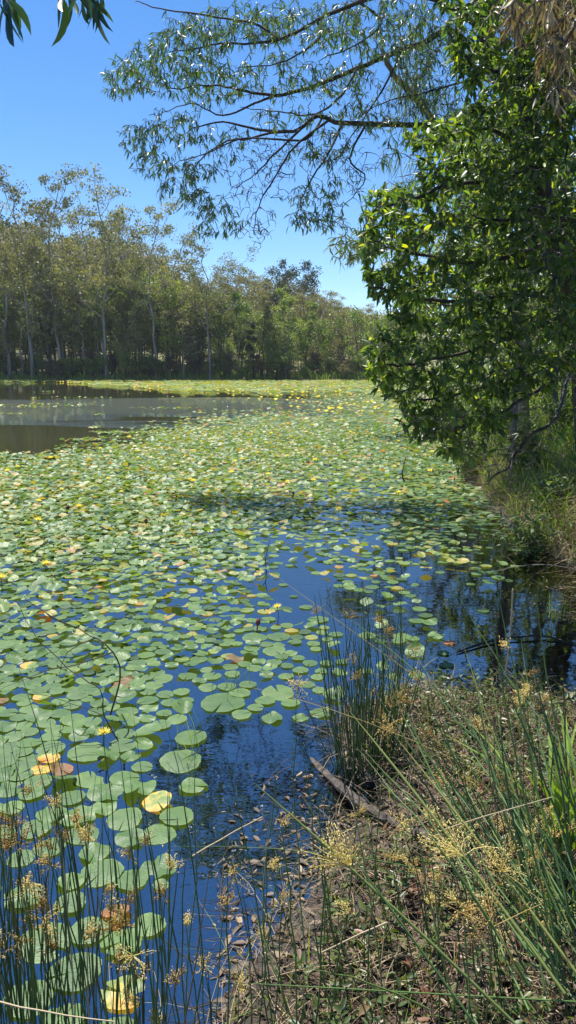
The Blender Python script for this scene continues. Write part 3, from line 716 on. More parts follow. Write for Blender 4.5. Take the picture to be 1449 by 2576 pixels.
S2 += [add_limb([(1455, 830, 8.2), (1350, 800, 8.3), (1200, 780, 8.6), (1080, 760, 8.8)], .03, .008, bush), add_limb([(1400, 600, 6.4), (1330, 560, 7.4), (1200, 520, 8.4), (1100, 500, 8.8)], .03, .008, bush), add_limb([(1455, 830, 8.2), (1560, 700, 8.4), (1600, 500, 8.4)], .04, .01, bush), add_limb([(1350, 420, 6.1), (1300, 350, 7.2), (1220, 300, 8.2)], .025, .008, bush)]
skel2 = np.concatenate(S2)
POLY = [(1110, -20), (1120, 90), (1175, 270), (1100, 300), (1010, 320), (1040, 400), (1060, 470), (935, 470), (905, 540), (905, 640), (925, 740), (985, 800), (925, 850), (915, 900), (935, 965), (1000, 1020), (1060, 1110), (1150, 1165),
        (1230, 1120), (1300, 1010), (1449, 940), (1530, 940), (1530, -20)]
tg = []
while len(tg) < 3600:
    X, Y = random.uniform(900, 1530), random.uniform(-20, 1170)
    if not inpoly(np.array([X]), np.array([Y]), POLY)[0]: continue
    edge = polydist(np.array([X]), np.array([Y]), POLY)[0]
    if wob(X * .025, Y * .025, 1.8) > .36 and edge > 25: continue
    if Y > 1000 and random.random() < .4: continue
    tg.append(at(X, Y, random.uniform(4.9, 6.3) if edge > 60 else random.uniform(5.1, 5.8)))
for _ in range(6000):
    X, Y = random.uniform(1000, 1700), random.uniform(100, 1060)
    if X < 1449 and polydist(np.array([X]), np.array([Y]), POLY)[0] < 45 or not (X > 1449 or inpoly(np.array([X]), np.array([Y]), POLY)[0]): continue
    tg.append(at(X, Y, random.uniform(6.2, 9.6)))
    if len(tg) > 5300: break
tg = np.array(tg); lf = RNG.uniform(0, 1, len(tg)) < .93
leafmb, twigmb = MB(), MB()
n2 = grow(skel2, None, tg, lf, leafmb, twigmb, LEAF_ACA, .068, .45, lambda m: np.clip(RNG.normal(.48, .26, m) + (RNG.uniform(0, 1, m) > .985) * .5, 0, 1), base_r=.003, per=.019, maxlen=1.0)
tg2, lf2 = blob_targets([(1150, 1100, 130, 70, 5.6, .3, 90, .12), (1260, 1170, 100, 70, 5.7, .3, 110, .06), (1330, 1080, 100, 80, 5.9, .3, 110, .06), (1180, 1060, 130, 70, 5.7, .3, 110, .6), (1060, 1050, 60, 50, 5.5, .3, 30, .8), (1350, 600, 100, 120, 5.2, .4, 80, .1), (1330, 860, 100, 90, 5.5, .4, 60, .2)])
grow(skel2, None, tg2, lf2, leafmb, twigmb, LEAF_ACA, .11, .5, lambda m: np.clip(RNG.normal(.35, .2, m), 0, 1), base_r=.0035, maxlen=1.0)
child_build(leafmb, 'crown', M['acacia'], bush); child_build(twigmb, 'twigs', M['twig_pale'], bush)
print('leaves', n1, n2)

# dry hanging foliage, top right
d0 = at(1400, -60, 4.6)
dr = empty('gum_bough', d0); tag(dr, 'bough of brown drying leaves hanging down in the top right corner', 'branch')
q = add_limb([(1600, -120, 4.8), (1480, -60, 4.6), (1380, -30, 4.5), (1290, -20, 4.5)], .025, .008, dr, 'branch', 'bark_grey')
tg, lf = blob_targets([(1370, 20, 120, 60, 4.8, .6, 60, 1), (1410, 110, 80, 90, 4.8, .6, 50, 1), (1420, 220, 60, 60, 4.8, .5, 20, 1), (1290, 50, 60, 70, 4.9, .5, 22, 1), (1440, 60, 60, 140, 4.9, .6, 36, 1)])
a_, b_ = MB(), MB()
grow(q, None, tg, lf, a_, b_, [leaf_t(.07, .35, .3, 5), leaf_t(.055, .5, -.35, 5), leaf_t(.08, .15, .45, 5)], .11, 1.5, lambda m: np.clip(RNG.normal(.38, .28, m), 0, 1), base_r=.003, per=.03, maxlen=1.2)
child_build(a_, 'foliage', M['dryleaf'], dr); child_build(b_, 'twigs', M['twig'], dr)

# near gum leaves, top left: one spray of leaves at the corner and one beside it
for nm, root, tips, lab in (('gum_twig', (250, -70, 2.3), [(150, -8), (160, 0), (215, 0), (205, 10), (235, 15), (245, 0), (220, -5), (195, 0), (170, -6), (235, -5), (225, 2), (250, -12)], 'dark sickle leaves of a gum twig hanging at the top, beside the left corner'),
                        ('gum_twig', (-20, -60, 2.3), [(5, -5), (12, 0), (20, 18), (-5, 10), (30, -20), (18, 8)], 'few narrow gum leaves hanging in the top left corner')):
    r = at(*root); t = empty(nm, r); tag(t, lab, 'branch')
    b = MB(); lm = MB()
    for (X, Y) in tips:
        e = at(X, Y - 10, 2.3 + random.uniform(-.12, .12)); b.tube(curve_pts(r, e, 6, 0, .04), np.linspace(.004, .0015, 6), 5, .4)
        for _ in range(2):
            D = nrm(np.array([[random.uniform(-.45, .75), random.uniform(-.5, .5), -1.0]]))
            put_leaves(lm, LEAF_GUM, e[None], D, np.array([random.uniform(.07, .12)]), np.array([random.random() * .7 + .1]), nrm(RNG.normal(0, 1, (1, 3))), 1.2)
    child_build(b, 'stem', M['twig'], t); child_build(lm, 'foliage', M['gumleaf'], t)

# ---------------------------------------------------------------- trees behind the right bush
def px_tree(name, lab, base, trunkpts, blobs, mat, TT, L, per, bark, r0=.12, droop=.6, base_r=.008, limbs=(), maxlen=3, nper=1, grp=None):
    b0 = at(*base); gz_ = float(ground_z(b0[0], b0[1])); t = empty(name, (b0[0], b0[1], gz_)); tag(t, lab, 'tree', grp)
    q = add_limb([np.array([b0[0], b0[1], gz_ - .1])] + [at(*p) for p in trunkpts], r0, r0 * .3, t, 'trunk', bark); S = [q[3:]]
    for l in limbs: S.append(add_limb(l, r0 * .4, r0 * .1, t, 'branch', bark))
    tg, lf = blob_targets(blobs); a, b = MB(), MB()
    grow(np.concatenate(S), None, tg, lf, a, b, TT, L, droop, lambda m: np.clip(RNG.normal(.45, .22, m), 0, 1), base_r=base_r, per=per, maxlen=maxlen, nper=nper)
    child_build(a, 'crown', M[mat], t); child_build(b, 'twigs', M['twig'], t)
    return t
px_tree('she_oak', 'wispy she oak with a pinkish leaning trunk seen through the overhanging limbs', (1330, 980, 13), [(1300, 700, 13), (1240, 520, 13), (1130, 380, 13), (1060, 260, 13), (990, 190, 13), (960, 120, 13)],
        [(1030, 200, 70, 80, 13, 1, 60, 1), (1090, 300, 90, 80, 13, 1, 70, 1), (1150, 420, 80, 60, 13, 1, 60, 1), (1060, 100, 80, 60, 13, 1, 40, 1), (1010, 400, 60, 50, 13, .7, 16, 1)], 'bankleaf', [leaf_t(.018, .25, .1, 3)], .34, .06, 'bark_pink', r0=.11, droop=1.4, nper=2)
px_tree('bank_gum', 'pale green gum whose light foliage shows left of the dark wattle', (1250, 985, 24), [(1220, 800, 24), (1150, 640, 24), (1100, 500, 24), (1050, 440, 24)],
        [(880, 620, 60, 50, 22, 1.5, 60, 1), (960, 600, 80, 70, 23, 1.5, 90, 1), (1010, 500, 60, 60, 23, 1.5, 60, 1), (1000, 700, 60, 60, 23, 1.5, 50, 1), (1120, 560, 90, 120, 24, 2, 110, 1), (1040, 780, 70, 60, 23, 1.5, 50, 1)], 'bankleaf', LEAF_FINE, .24, .09, 'bark_pale', r0=.16, base_r=.012, limbs=[[(1150, 640, 24), (1050, 640, 23), (960, 620, 22.5), (880, 620, 22)]], nper=2, maxlen=5)
k = 0
for (bx, d, blobs, lab) in [
    (1300, 11, [(1240, 380, 120, 160, 11, 1.2, 150, 1), (1200, 560, 120, 120, 11, 1.2, 110, 1)], 'leafy green bank tree directly behind the dark wattle'),
    (1400, 12, [(1380, 150, 120, 180, 11.5, 1.2, 150, 1), (1380, 400, 100, 120, 11.5, 1.2, 110, 1)], 'tall bank tree filling the upper right behind the wattle'),
    (1420, 14, [(1380, 700, 120, 160, 13.5, 1.5, 160, 1), (1240, 800, 120, 120, 14, 1.5, 130, 1)], 'low bank tree behind the lower wattle crown'),
    (1180, 30, [(1100, 850, 110, 70, 29, 2, 120, 1), (1050, 760, 60, 60, 29, 2, 50, 1), (1200, 700, 130, 120, 29, 2, 150, 1)], 'bright green waterside tree right of the far reeds'),
    (1400, 32, [(1350, 800, 140, 110, 31, 2, 150, 1)], 'bank tree standing back on the grassy slope')]:
    blobs = [(a, b_, c, e, f, g_, int(h * 1.7), i_) for (a, b_, c, e, f, g_, h, i_) in blobs]
    px_tree('bank_tree', lab, (bx, 985, d), [(bx, 800, d), (bx - 20, 500 if d < 20 else 750, d)], blobs, 'bankleaf', LEAF_BROAD, .13 if d < 20 else .3, .045 if d < 20 else .12, 'bark_grey', r0=.06, base_r=.007, nper=2, maxlen=6)

# ---------------------------------------------------------------- far forest
def quads(n, size):
    """n leaf tufts: bent little cards"""
    tv = np.array([(-.5, -.5, 0), (.5, -.35, .1), (.35, .5, 0), (-.4, .4, -.12)]); tq = np.array([(0, 1, 2, 3)])
    return tv, tq
def clump(mb_, c, r, n, size, tint, flat=.75):
    u = nrm(RNG.normal(0, 1, (n, 3))) * (RNG.uniform(0, 1, n) ** .45)[:, None] * np.array([r, r, r * flat])
    P = u + c; ax = nrm(RNG.normal(0, 1, (n, 3))); up = nrm(RNG.normal(0, 1, (n, 3)) + .01)
    Ls = RNG.uniform(.6, 1.3, n) * size
    R = basis(ax, up, Ls, Ls * RNG.uniform(.35, .7, n))
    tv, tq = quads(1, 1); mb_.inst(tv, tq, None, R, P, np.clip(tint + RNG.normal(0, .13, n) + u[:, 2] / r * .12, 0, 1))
def gum_proto(seed, H, spread, dens=60, lsize=.3, lo=.38, trunk_r=.2, nl=11, cr=1.25, straight=.6):
    """tall gum: bare pole, ascending limbs, clumped crown. returns (trunk MB, limbs MB, crown MB)"""
    rs = np.random.default_rng(seed); t, l, c = MB(), MB(), MB()
    P = [np.array([0, 0, -.4])]
    for k in range(1, 9): P.append(np.array([rs.normal(0, .05) * H * k / 8 * straight, rs.normal(0, .05) * H * k / 8 * straight, H * .93 * k / 8]))
    P = np.array(P); q, r = limb(P, trunk_r, trunk_r * .22, sub=3, jit=.01); t.tube(q, r, 7)
    for k in range(nl):
        f = lo + (1 - lo) * (k + rs.uniform(-.3, .3)) / nl; f = min(max(f, lo), .97); i = int(f * (len(q) - 1)); A = q[i]
        a = rs.uniform(0, 6.28); ln = H * rs.uniform(.14, .26) * (1.25 - f * .75) * spread
        E = A + np.array([math.cos(a) * ln * .8, math.sin(a) * ln * .8, ln * rs.uniform(.6, 1.3)])
        Mx = (A + E) / 2 + np.array([math.cos(a) * ln * .12, math.sin(a) * ln * .12, -ln * .06])
        b, br = limb([A, Mx, E], trunk_r * .38 * (1.1 - f * .6), trunk_r * .1, sub=4, jit=.03); l.tube(b, br, 5)
        for m in range(4):
            S = b[3 + m % 5]; a2 = a + rs.normal(0, .9); l2 = ln * rs.uniform(.3, .55)
            E2 = S + np.array([math.cos(a2) * l2, math.sin(a2) * l2, l2 * rs.uniform(.2, 1.1)])
            l.tube([S, (S + E2) / 2 + rs.normal(0, .08, 3), E2], [trunk_r * .14, trunk_r * .1, trunk_r * .05], 4)
            tt = rs.uniform(.3, .7)
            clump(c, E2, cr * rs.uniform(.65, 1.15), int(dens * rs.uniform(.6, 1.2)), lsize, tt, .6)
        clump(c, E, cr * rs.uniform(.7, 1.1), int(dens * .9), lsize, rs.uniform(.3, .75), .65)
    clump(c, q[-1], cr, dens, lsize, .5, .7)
    return t, l, c
def mid_proto(seed, H, W, n_st=2, dens=230, lsize=.24, lo=.25):
    rs = np.random.default_rng(seed); t, l, c = MB(), MB(), MB()
    for s_ in range(n_st):
        lean = rs.normal(0, .09, 2) * H; bx = rs.normal(0, .25, 2) * (s_ > 0)
        q, r = limb([(bx[0], bx[1], -.3), (bx[0] + lean[0] * .3, bx[1] + lean[1] * .3, H * .35), (bx[0] + lean[0], bx[1] + lean[1], H * .85)], .085, .03, sub=4, jit=.04)
        (t if s_ == 0 else l).tube(q, r, 6)
        for k in range(9):
            A = q[int(len(q) * (.42 + .53 * k / 9))]; a = rs.uniform(0, 6.28); f = A[2] / H
            ln = W * rs.uniform(.55, 1.0) * math.sqrt(max(.15, 1 - max(0, f - .4) ** 2 * 1.8)); E = A + np.array([math.cos(a) * ln, math.sin(a) * ln, ln * rs.uniform(.1, .7)])
            l.tube([A, (A + E) / 2 + rs.normal(0, .06, 3), E], [.03, .02, .01], 4)
            cr = W * rs.uniform(.35, .6)
            clump(c, E, cr, int(dens * rs.uniform(.5, 1.1)), lsize, rs.uniform(.25, .75), .8)
            if k % 2: clump(c, (A + E) / 2, cr * .8, int(dens * .4), lsize, rs.uniform(.2, .6), .8)
    clump(c, np.array([lean[0] * .9, lean[1] * .9, H * .88]), W * .5, dens, lsize, .55, .9)
    return t, l, c
def bake(parts, bark, leaf):
    t, l, c = parts; return (t.mesh('trunk', M[bark]), l.mesh('limbs', M[bark]), c.mesh('crown', M[leaf]))
GUMS = [bake(gum_proto(100 + i, 26, .95 + .12 * (i % 3), 42 + 8 * (i % 2), .30, .36 + .05 * (i % 3), .225, 12), 'bark_pale', 'far_gum') for i in range(5)]
GUMS2 = [bake(gum_proto(130 + i, 18, 1.35, 62, .32, .3, .2, 13, 1.5), 'bark_grey', ['far_brown', 'far_gum', 'far_dark', 'far_brown'][i]) for i in range(4)]
MIDS = [bake(mid_proto(160 + i, 9, 2.0 + .35 * (i % 3), 1 + i % 3, 115, .25), 'bark_grey' if i % 2 else 'bark_dark', ['far_green', 'far_green', 'far_brown', 'far_green', 'far_gum', 'far_green'][i]) for i in range(6)]
DARKM = bake(mid_proto(190, 9, 1.1, 1, 300, .22), 'bark_dark', 'far_dark')
SLIM = [bake(gum_proto(200 + i, 12, .7, 26, .24, .45, .085, 9, .7), 'bark_dark', ['far_green', 'far_gum', 'far_green'][i]) for i in range(3)]
SHRUB = [bake(mid_proto(220 + i, 3.2, 1.3, 3, 120, .16, .05), 'bark_dark', ['far_green', 'far_brown', 'far_green'][i]) for i in range(3)]
def place(proto, H0, X, d, topY=None, H=None, wide=1.0, name='tree', lab='', grp=None, cat='tree'):
    p = at(X, 950, d); x = p[0]; z = float(ground_z(np.array([x]), np.array([d]))[0])
    if H is None: H = at(X, topY, d)[2] - z
    s_ = H / H0
    if s_ < .1: return None
    t = empty(name, (x, d, z), random.uniform(0, 6.28)); t.scale = (s_ * wide, s_ * wide, s_)
    tag(t, lab, cat, grp)
    for nm, me in zip(('trunk', 'limbs', 'crown'), proto): link(nm, me, t)
    return t
# tall gums picked out one by one
for (X, d, top, pi, wd, lab) in [
    (82, 101, 425, 0, 1.0, 'tallest pale trunked gum near the left edge, its foot at the water'), (150, 108, 420, 1, .9, 'tall airy gum just right of the tallest one on the left'),
    (22, 106, 470, 2, 1.1, 'broad gum cut by the left picture edge'), (268, 103, 440, 3, 1.0, 'tall forked pale gum between the left pair and the bushy crown'),
    (225, 112, 480, 4, .9, 'slender gum close behind the forked pale gum'), (350, 116, 520, 2, .95, 'gum with twin dark trunks left of the bushy crown'),
    (392, 104, 500, 1, .95, 'bushy crowned pale gum below the tip of the overhanging limbs'), (528, 102, 585, 0, .95, 'pale gum with bare forked trunk standing clear of the lower crowns'),
    (455, 118, 560, 3, 1.0, 'thin crowned gum between the bushy gum and the clear trunk'), (600, 125, 640, 4, 1.1, 'low rounded gum right of the clear pale trunk'),
    (188, 120, 500, 0, 1.0, 'gum standing back between two tall left gums'), (310, 125, 510, 4, 1.1, 'gum standing back behind the bushy crown')]:
    if d < 110: d = 98.7 + (d - 101) * .15
    place(GUMS[pi], 26.5, X, d, top, None, wd, 'gum_tree', lab)
place(GUMS2[2], 19, 700, 150, 650, None, .8, 'gum_tree', 'dark spiky gum rising on the ridge at the skyline gap'); place(GUMS2[2], 19, 752, 145, 655, None, 1.0, 'gum_tree', 'round dark gum at the right end of the ridge')
place(GUMS2[2], 19, 775, 150, 690, None, .8, 'gum_tree', 'lower dark gum stepping down beside the round ridge gum')
# the forest behind, filling up to the skyline
for i in range(95):
    X = -60 + (i * 37.7 % 1130) + random.uniform(-12, 12); d = 118 + (i * 61.8 % 100)
    sil = np.interp(X, SIL_X, SIL_Y); top = sil + random.uniform(0, 120) * (1 - (d - 118) / 130) + (0 if X > 560 else 75)
    place(GUMS2[[0, 1, 3, 0, 1][i % 5]], 19, X, d, top, None, random.uniform(.9, 1.3), 'forest_tree', 'olive brown gum in the forest behind the waterside trees', 'gums of the forest slope')
for i in range(34):
    X = 780 + (i * 47.7 % 420) + random.uniform(-8, 8); d = 112 + (i * 37.3 % 130)
    place(GUMS2[[0, 1, 3, 0, 1][i % 5]], 19, X, d, np.interp(X, SIL_X, SIL_Y) + random.uniform(0, 90), None, random.uniform(.9, 1.2), 'forest_tree', 'olive brown gum in the forest behind the waterside trees', 'gums of the forest slope')
for i in range(22):
    X = -10 + i * 36 + random.uniform(-14, 14); d = random.uniform(99, 104)
    place(GUMS[i % 5], 26.5, X, d, np.interp(X, SIL_X, SIL_Y) + random.uniform(50, 190), None, random.uniform(.75, 1.0), 'gum_tree', 'pale stemmed gum of the front row between the tallest ones', 'pale gums of the front row')
# waterside trees
for i in range(62):
    X = -40 + (i * 1100 / 62) + random.uniform(-10, 10); d = 99.5 + (i * 7.7 % 17)
    top = np.interp(X, [0, 150, 300, 450, 600, 750, 900, 1000], [700, 660, 690, 720, 760, 780, 790, 780]) + random.uniform(-25, 90)
    place(MIDS[random.choice([0, 1, 2, 3, 4, 5, 0, 3])], 9, X, d, top, None, random.uniform(.75, 1.1), 'waterside_tree', 'bushy green tree in the belt along the far shore', 'bushy trees of the far shore')
place(DARKM, 9, 637, 99.5, 800, None, .9, 'cypress_like_tree', 'narrow dark green tree standing out in the far shore belt')
for i in range(60):
    X = -30 + (i * 53.3 % 800); d = 98.5 + random.uniform(0, 10)
    place(SLIM[i % 3], 12.3, X, d, random.uniform(700, 830), None, random.uniform(.8, 1.2), 'sapling', 'thin dark stemmed sapling at the far water edge', 'thin saplings of the far shore')
for i in range(44):
    X = -30 + (i * 1080 / 44) + random.uniform(-12, 12); d = 98.5 + random.uniform(0, 5)
    place(SHRUB[i % 3], 3.4, X, d, None, random.uniform(1.6, 3.6), random.uniform(.8, 1.4), 'shrub', 'low rounded shrub on the far bank under the trees', 'shrubs of the far bank', 'shrub')
# right shore trees receding
for i in range(14):
    d = 40 + i * 4.5; x = np.interp(d, [34, 52, 72, 90], [9.5, 13, 18, 26]) + random.uniform(0, 5)
    X, Y, _ = to_px([x, d, 1]); place(MIDS[i % 6], 9, float(X[0]), d, None, random.uniform(6, 10), 1.0, 'waterside_tree', 'bushy tree on the right shore beyond the dark wattle', 'trees of the right shore')

# ---------------------------------------------------------------- grass and reeds (uncountable)
def blades(mb_, P, H, W, lean, tint, droop=.35):
    n = len(P)
    ys = np.array([0, .35, .7, 1.0]); hw = np.array([1, .85, .55, .05])
    a = RNG.uniform(0, 6.28, n); out = np.stack([np.cos(a), np.sin(a), np.zeros(n)], -1); side = np.stack([-np.sin(a + .6), np.cos(a + .6), np.zeros(n)], -1)
    le = lean * RNG.uniform(.3, 1.3, n)
    rows = []
    for y, h in zip(ys, hw):
        c = P + out * (le * H * y ** 1.8)[:, None] + np.array([0, 0, 1.]) * (H * y * (1 - droop * y * le))[:, None]
        rows += [c - side * (W * h)[:, None], c + side * (W * h)[:, None]]
    V = np.stack(rows, 1).reshape(-1, 3); q = np.array([(0, 1, 3, 2), (2, 3, 5, 4), (4, 5, 7, 6)])
    Q = (q[None] + (np.arange(n) * 8)[:, None, None]).reshape(-1, 4)
    mb_.add(V, Q, None, np.repeat(tint, 8))
def scatter_land(n, xr, yr, cond=None):
    x = RNG.uniform(*xr, n); y = RNG.uniform(*yr, n); ok = ~inpoly(x, y, POND); PX, PY, _ = to_px(np.column_stack([x, y, 0 * x + .05])); ok &= ~inpoly(PX, PY, [(800, 1930), (920, 2010), (1120, 2110), (1120, 2150), (920, 2050)])
    if cond is not None: ok &= cond(x, y)
    x, y = x[ok], y[ok]; return np.column_stack([x, y, ground_z(x, y) - .01])
# far reeds and shore grass
mb = MB()
P = scatter_land(26000, (-75, 45), (92, 112)); hf = np.interp(P[:, 0], [-60, -25, -8, 10], [.5, .6, .9, 1.0])
blades(mb, P, RNG.uniform(.5, 1.2, len(P)) * hf, np.full(len(P), .05), .5, np.clip(RNG.normal(.55, .16, len(P)), 0, 1))
o = mb.build('reeds', M['grass']); tag(o, 'yellow green reed and grass strip along the far shore', 'reeds', kind='stuff')
# grass of the right bank slope
mb = MB()
P = scatter_land(30000, (2.4, 9), (5.5, 26), lambda x, y: (x < 2.6 + y * .42) & (wob(x * 2, y * 2, 2) > -.55))
blades(mb, P, RNG.uniform(.15, .75, len(P)), RNG.uniform(.003, .008, len(P)) * (1 + P[:, 1] * .03), .8, np.clip(RNG.normal(.5, .2, len(P)), 0, 1))
P = scatter_land(3500, (6, 30), (26, 90)); blades(mb, P, RNG.uniform(.3, .7, len(P)), np.full(len(P), .03), .6, np.clip(RNG.normal(.55, .15, len(P)), 0, 1))
o = mb.build('bank_grass', M['grass']); tag(o, 'sunlit green and yellow grass growing on the right bank slope', 'grass', kind='stuff')
mb = MB()
P = scatter_land(24000, (2.2, 5.2), (4.4, 15), lambda x, y: polydist(x, y, POND) < .9)
blades(mb, P, RNG.uniform(.12, .6, len(P)), RNG.uniform(.002, .005, len(P)), 1.3, np.clip(RNG.normal(.58, .25, len(P)), 0, 1), .6)
o = mb.build('dry_grass', M['straw']); tag(o, 'brown dry grass drooping over the edge of the right bank', 'grass', kind='stuff')

for (X, d, H, lab) in [(1195, 12.5, .9, 'leafy shrub at the waterline under the wattle twigs'), (1260, 15, 1.1, 'green shrub on the grassy bank behind the lowest twigs'), (1340, 11, .8, 'low shrub in the bank grass below the wattle trunk'),
                     (1420, 8.6, .45, 'brownish shrub hanging over the shaded inlet at the right edge'), (1360, 7.6, .5, 'small tangled shrub at the edge of the shaded inlet'), (1170, 17, 1.3, 'rounded shrub where the pads meet the right bank'), (1440, 12, 1.4, 'tall bank shrub at the right edge below the wattle'),
                     (1130, 22, 1.8, 'bushy shrub half hidden behind the wattle tip'), (1290, 20, 1.6, 'bank shrub behind the dark hanging twigs')]:
    c_ = at(X, 1000, d); zz = float(ground_z(c_[0], d)); t = empty('shrub', (c_[0], d, zz)); tag(t, lab, 'shrub'); st, lfm = MB(), MB(); W = H * .8
    for _ in range(int(34 + 10 * H)):
        e = np.array([RNG.normal(0, .4) * W, RNG.normal(0, .4) * W, H * random.uniform(.25, 1.05)]); pts = curve_pts(np.array([RNG.normal(0, .05), RNG.normal(0, .05), -.03]), e, 6, -.12, .05); st.tube(pts, np.linspace(.006, .0015, 6), 4, .5)
        m = int(34 * H + 14); tt = RNG.uniform(1.5, 5, m); i0 = np.minimum(tt.astype(int), 4); f = (tt - i0)[:, None]; Q_ = pts[i0] * (1 - f) + pts[i0 + 1] * f + RNG.normal(0, .05, (m, 3))
        put_leaves(lfm, LEAF_BROAD, Q_, nrm(RNG.normal(0, 1, (m, 3)) + np.array([0, 0, .1])), RNG.uniform(.03, .07, m) * (1 + d * .03), np.clip(RNG.normal(.4, .25, m), 0, 1))
    st.build('stems', M['twig_pale'], t); lfm.build('foliage', M['bankleaf'], t)
# near bank: litter, straw, ground cover
mb = MB()
P = scatter_land(13000, (-.6, 3.4), (1.2, 4.7)); n = len(P); P[:, 2] += RNG.uniform(.01, .035, n)
D = nrm(np.column_stack([RNG.normal(0, 1, (n, 2)), RNG.normal(0, .2, n)])); put_leaves(mb, LEAF_BROAD + LEAF_GUM, P, D, RNG.uniform(.02, .075, n), np.clip(RNG.normal(.45, .25, n), 0, 1))
o = mb.build('leaf_litter', M['litter']); tag(o, 'brown fallen leaves covering the near bank', 'litter', kind='stuff')
mb = MB(); PP = []
while len(PP) < 1000:
    X, Y = (random.uniform(1040, 1500), random.uniform(1470, 1760)) if len(PP) % 3 else (random.uniform(540, 900), random.uniform(1950, 2600)); p = onz(X, Y)
    if not inpoly(np.array([p[0]]), np.array([p[1]]), POND)[0] or polydist(np.array([p[0]]), np.array([p[1]]), POND)[0] > random.uniform(0, .55): continue
    PP.append(p + np.array([0, 0, random.uniform(.002, .008)]))
P = np.array(PP); n = len(P); D = nrm(np.column_stack([RNG.normal(0, 1, (n, 2)), np.zeros(n)])); put_leaves(mb, LEAF_BROAD + LEAF_GUM, P, D, RNG.uniform(.015, .06, n), np.clip(RNG.normal(.4, .25, n), 0, 1), nrm(RNG.normal(0, .08, (n, 3)) + np.array([0, 0, 1.])))
for p in PP[:260]:
    a = random.uniform(0, 6.28); l = random.uniform(.06, .3); mb.tube(curve_pts(p, p + np.array([math.cos(a) * l, math.sin(a) * l, random.uniform(-.01, .03)]), 4, 0, .05), .0014, 3, .2)
o = mb.build('floating_litter', M['litter']); tag(o, 'brown leaves and bits of twig floating along the water edge', 'litter', kind='stuff')
mb = MB()
P = scatter_land(8500, (-.6, 3.4), (1.2, 4.7))
for p in P:
    a = random.uniform(0, 6.28); l = random.uniform(.08, .5) ** 1.0 * random.uniform(.4, 1); e = p + np.array([math.cos(a) * l, math.sin(a) * l, random.uniform(-.01, .16)])
    e[2] = max(e[2], .01); mb.tube(curve_pts(p + np.array([0, 0, .015]), e, 5, -.05, .06), np.linspace(.0019, .0009, 5), 3, random.random())
o = mb.build('dry_twigs', M['straw']); tag(o, 'tangle of fine dry stalks and twigs lying over the near bank', 'twigs', kind='stuff')
mb = MB(); 
P = scatter_land(4600, (-.6, 3.4), (1.2, 4.5), lambda x, y: (wob(x * 3, y * 3, 2.6) > -.45) & (polydist(x, y, POND) > .12 + .15 * RNG.random(len(x)))); 
for p in P:
    h = random.uniform(.03, .24) ** 1.0; m = int(4 + h * 46); t = RNG.uniform(.25, 1, m)[:, None]; tip = p + np.array([random.gauss(0, .04), random.gauss(0, .04), h])
    pts = p * (1 - t) + tip * t; a = RNG.uniform(0, 6.28, m); D = nrm(np.column_stack([np.cos(a), np.sin(a), RNG.uniform(.1, .9, m)]))
    tn = random.gauss(.42, .22); put_leaves(mb, LEAF_BROAD, pts, D, RNG.uniform(.015, .042, m), np.clip(tn + RNG.normal(.06, .16, m), 0, 1)); mb.tube([p, tip], [.0015, .001], 3, .9)
o = mb.build('ground_cover', M['cover']); tag(o, 'small leafy creeping herbs covering the near bank', 'ground cover', kind='stuff')
mb = MB()
P = scatter_land(1900, (-.5, 3.4), (1.2, 4.4)); blades(mb, P, RNG.uniform(.08, .32, len(P)), RNG.uniform(.0012, .003, len(P)), .8, np.clip(RNG.normal(.45, .25, len(P)), 0, 1))
o = mb.build('bank_weeds', M['grass']); tag(o, 'thin scattered grass blades over the near bank', 'grass', kind='stuff')

# ---------------------------------------------------------------- rushes
def seed_head(c, axis, size, tint, parent, side=None):
    b = MB(); big = size > .09; nray = 16 if big else random.randint(6, 10); axis = nrm(axis)
    side = nrm(RNG.normal(0, 1, 3)) if side is None else nrm(side)
    for i in range(nray):
        d = nrm(axis * random.uniform(.1, 1.0) + side * random.uniform(.1, .9) + RNG.normal(0, .45, 3)); l = size * random.uniform(.45, 1.0)
        e = c + d * l; e[2] -= l * .12; pts = curve_pts(c, e, 4, -.06, .06); b.tube(pts, np.linspace(.0011, .0006, 4), 3, tint)
        m = 24 if big else 18; t = RNG.uniform(.25, 1.05, m)[:, None]; Q = c * (1 - t) + e * t + RNG.normal(0, size * .085, (m, 3))
        D = nrm(d + RNG.normal(0, .6, (m, 3))); Ls = RNG.uniform(.0045, .008, m)
        tv = np.array([(0, 0, 0), (.2, .4, 0), (-.1, .4, .17), (-.1, .4, -.17), (0, 1, 0)]); tt = np.array([(0, 2, 1), (0, 3, 2), (0, 1, 3), (4, 1, 2), (4, 2, 3), (4, 3, 1)])
        R = basis(D, nrm(RNG.normal(0, 1, (m, 3))), Ls); b.inst(tv, None, tt, R, Q, np.clip(tint * .95 + RNG.normal(0, .25, m), 0, 1))
    return b
def rush_stem(root, base, top, r, tint, head=None, headt=.6, bend=None, hsize=.06, dry=False):
    """base/top are world points; head = fraction along the stem where the seed head sits"""
    n = 9; pts = curve_pts(base, top, n, 0, .03) if bend is None else curve_pts(base, top, n, 0, 0, np.array(bend))
    off = np.array(root.location); b = MB(); b.tube(pts - off, np.concatenate([np.linspace(r, r * .8, n - 2), [r * .5, r * .15]]), 5, tint)
    o = b.build('stem', M['straw' if dry else 'rush'], root)
    if head:
        i = head * (n - 1); k = min(int(i), n - 2); c_ = pts[k] * (1 - i + k) + pts[k + 1] * (i - k); ax = pts[k + 1] - pts[k]
        h = seed_head(c_ - off, ax, hsize, headt, o); h.build('seed_head', M['seed'], o)
    return o
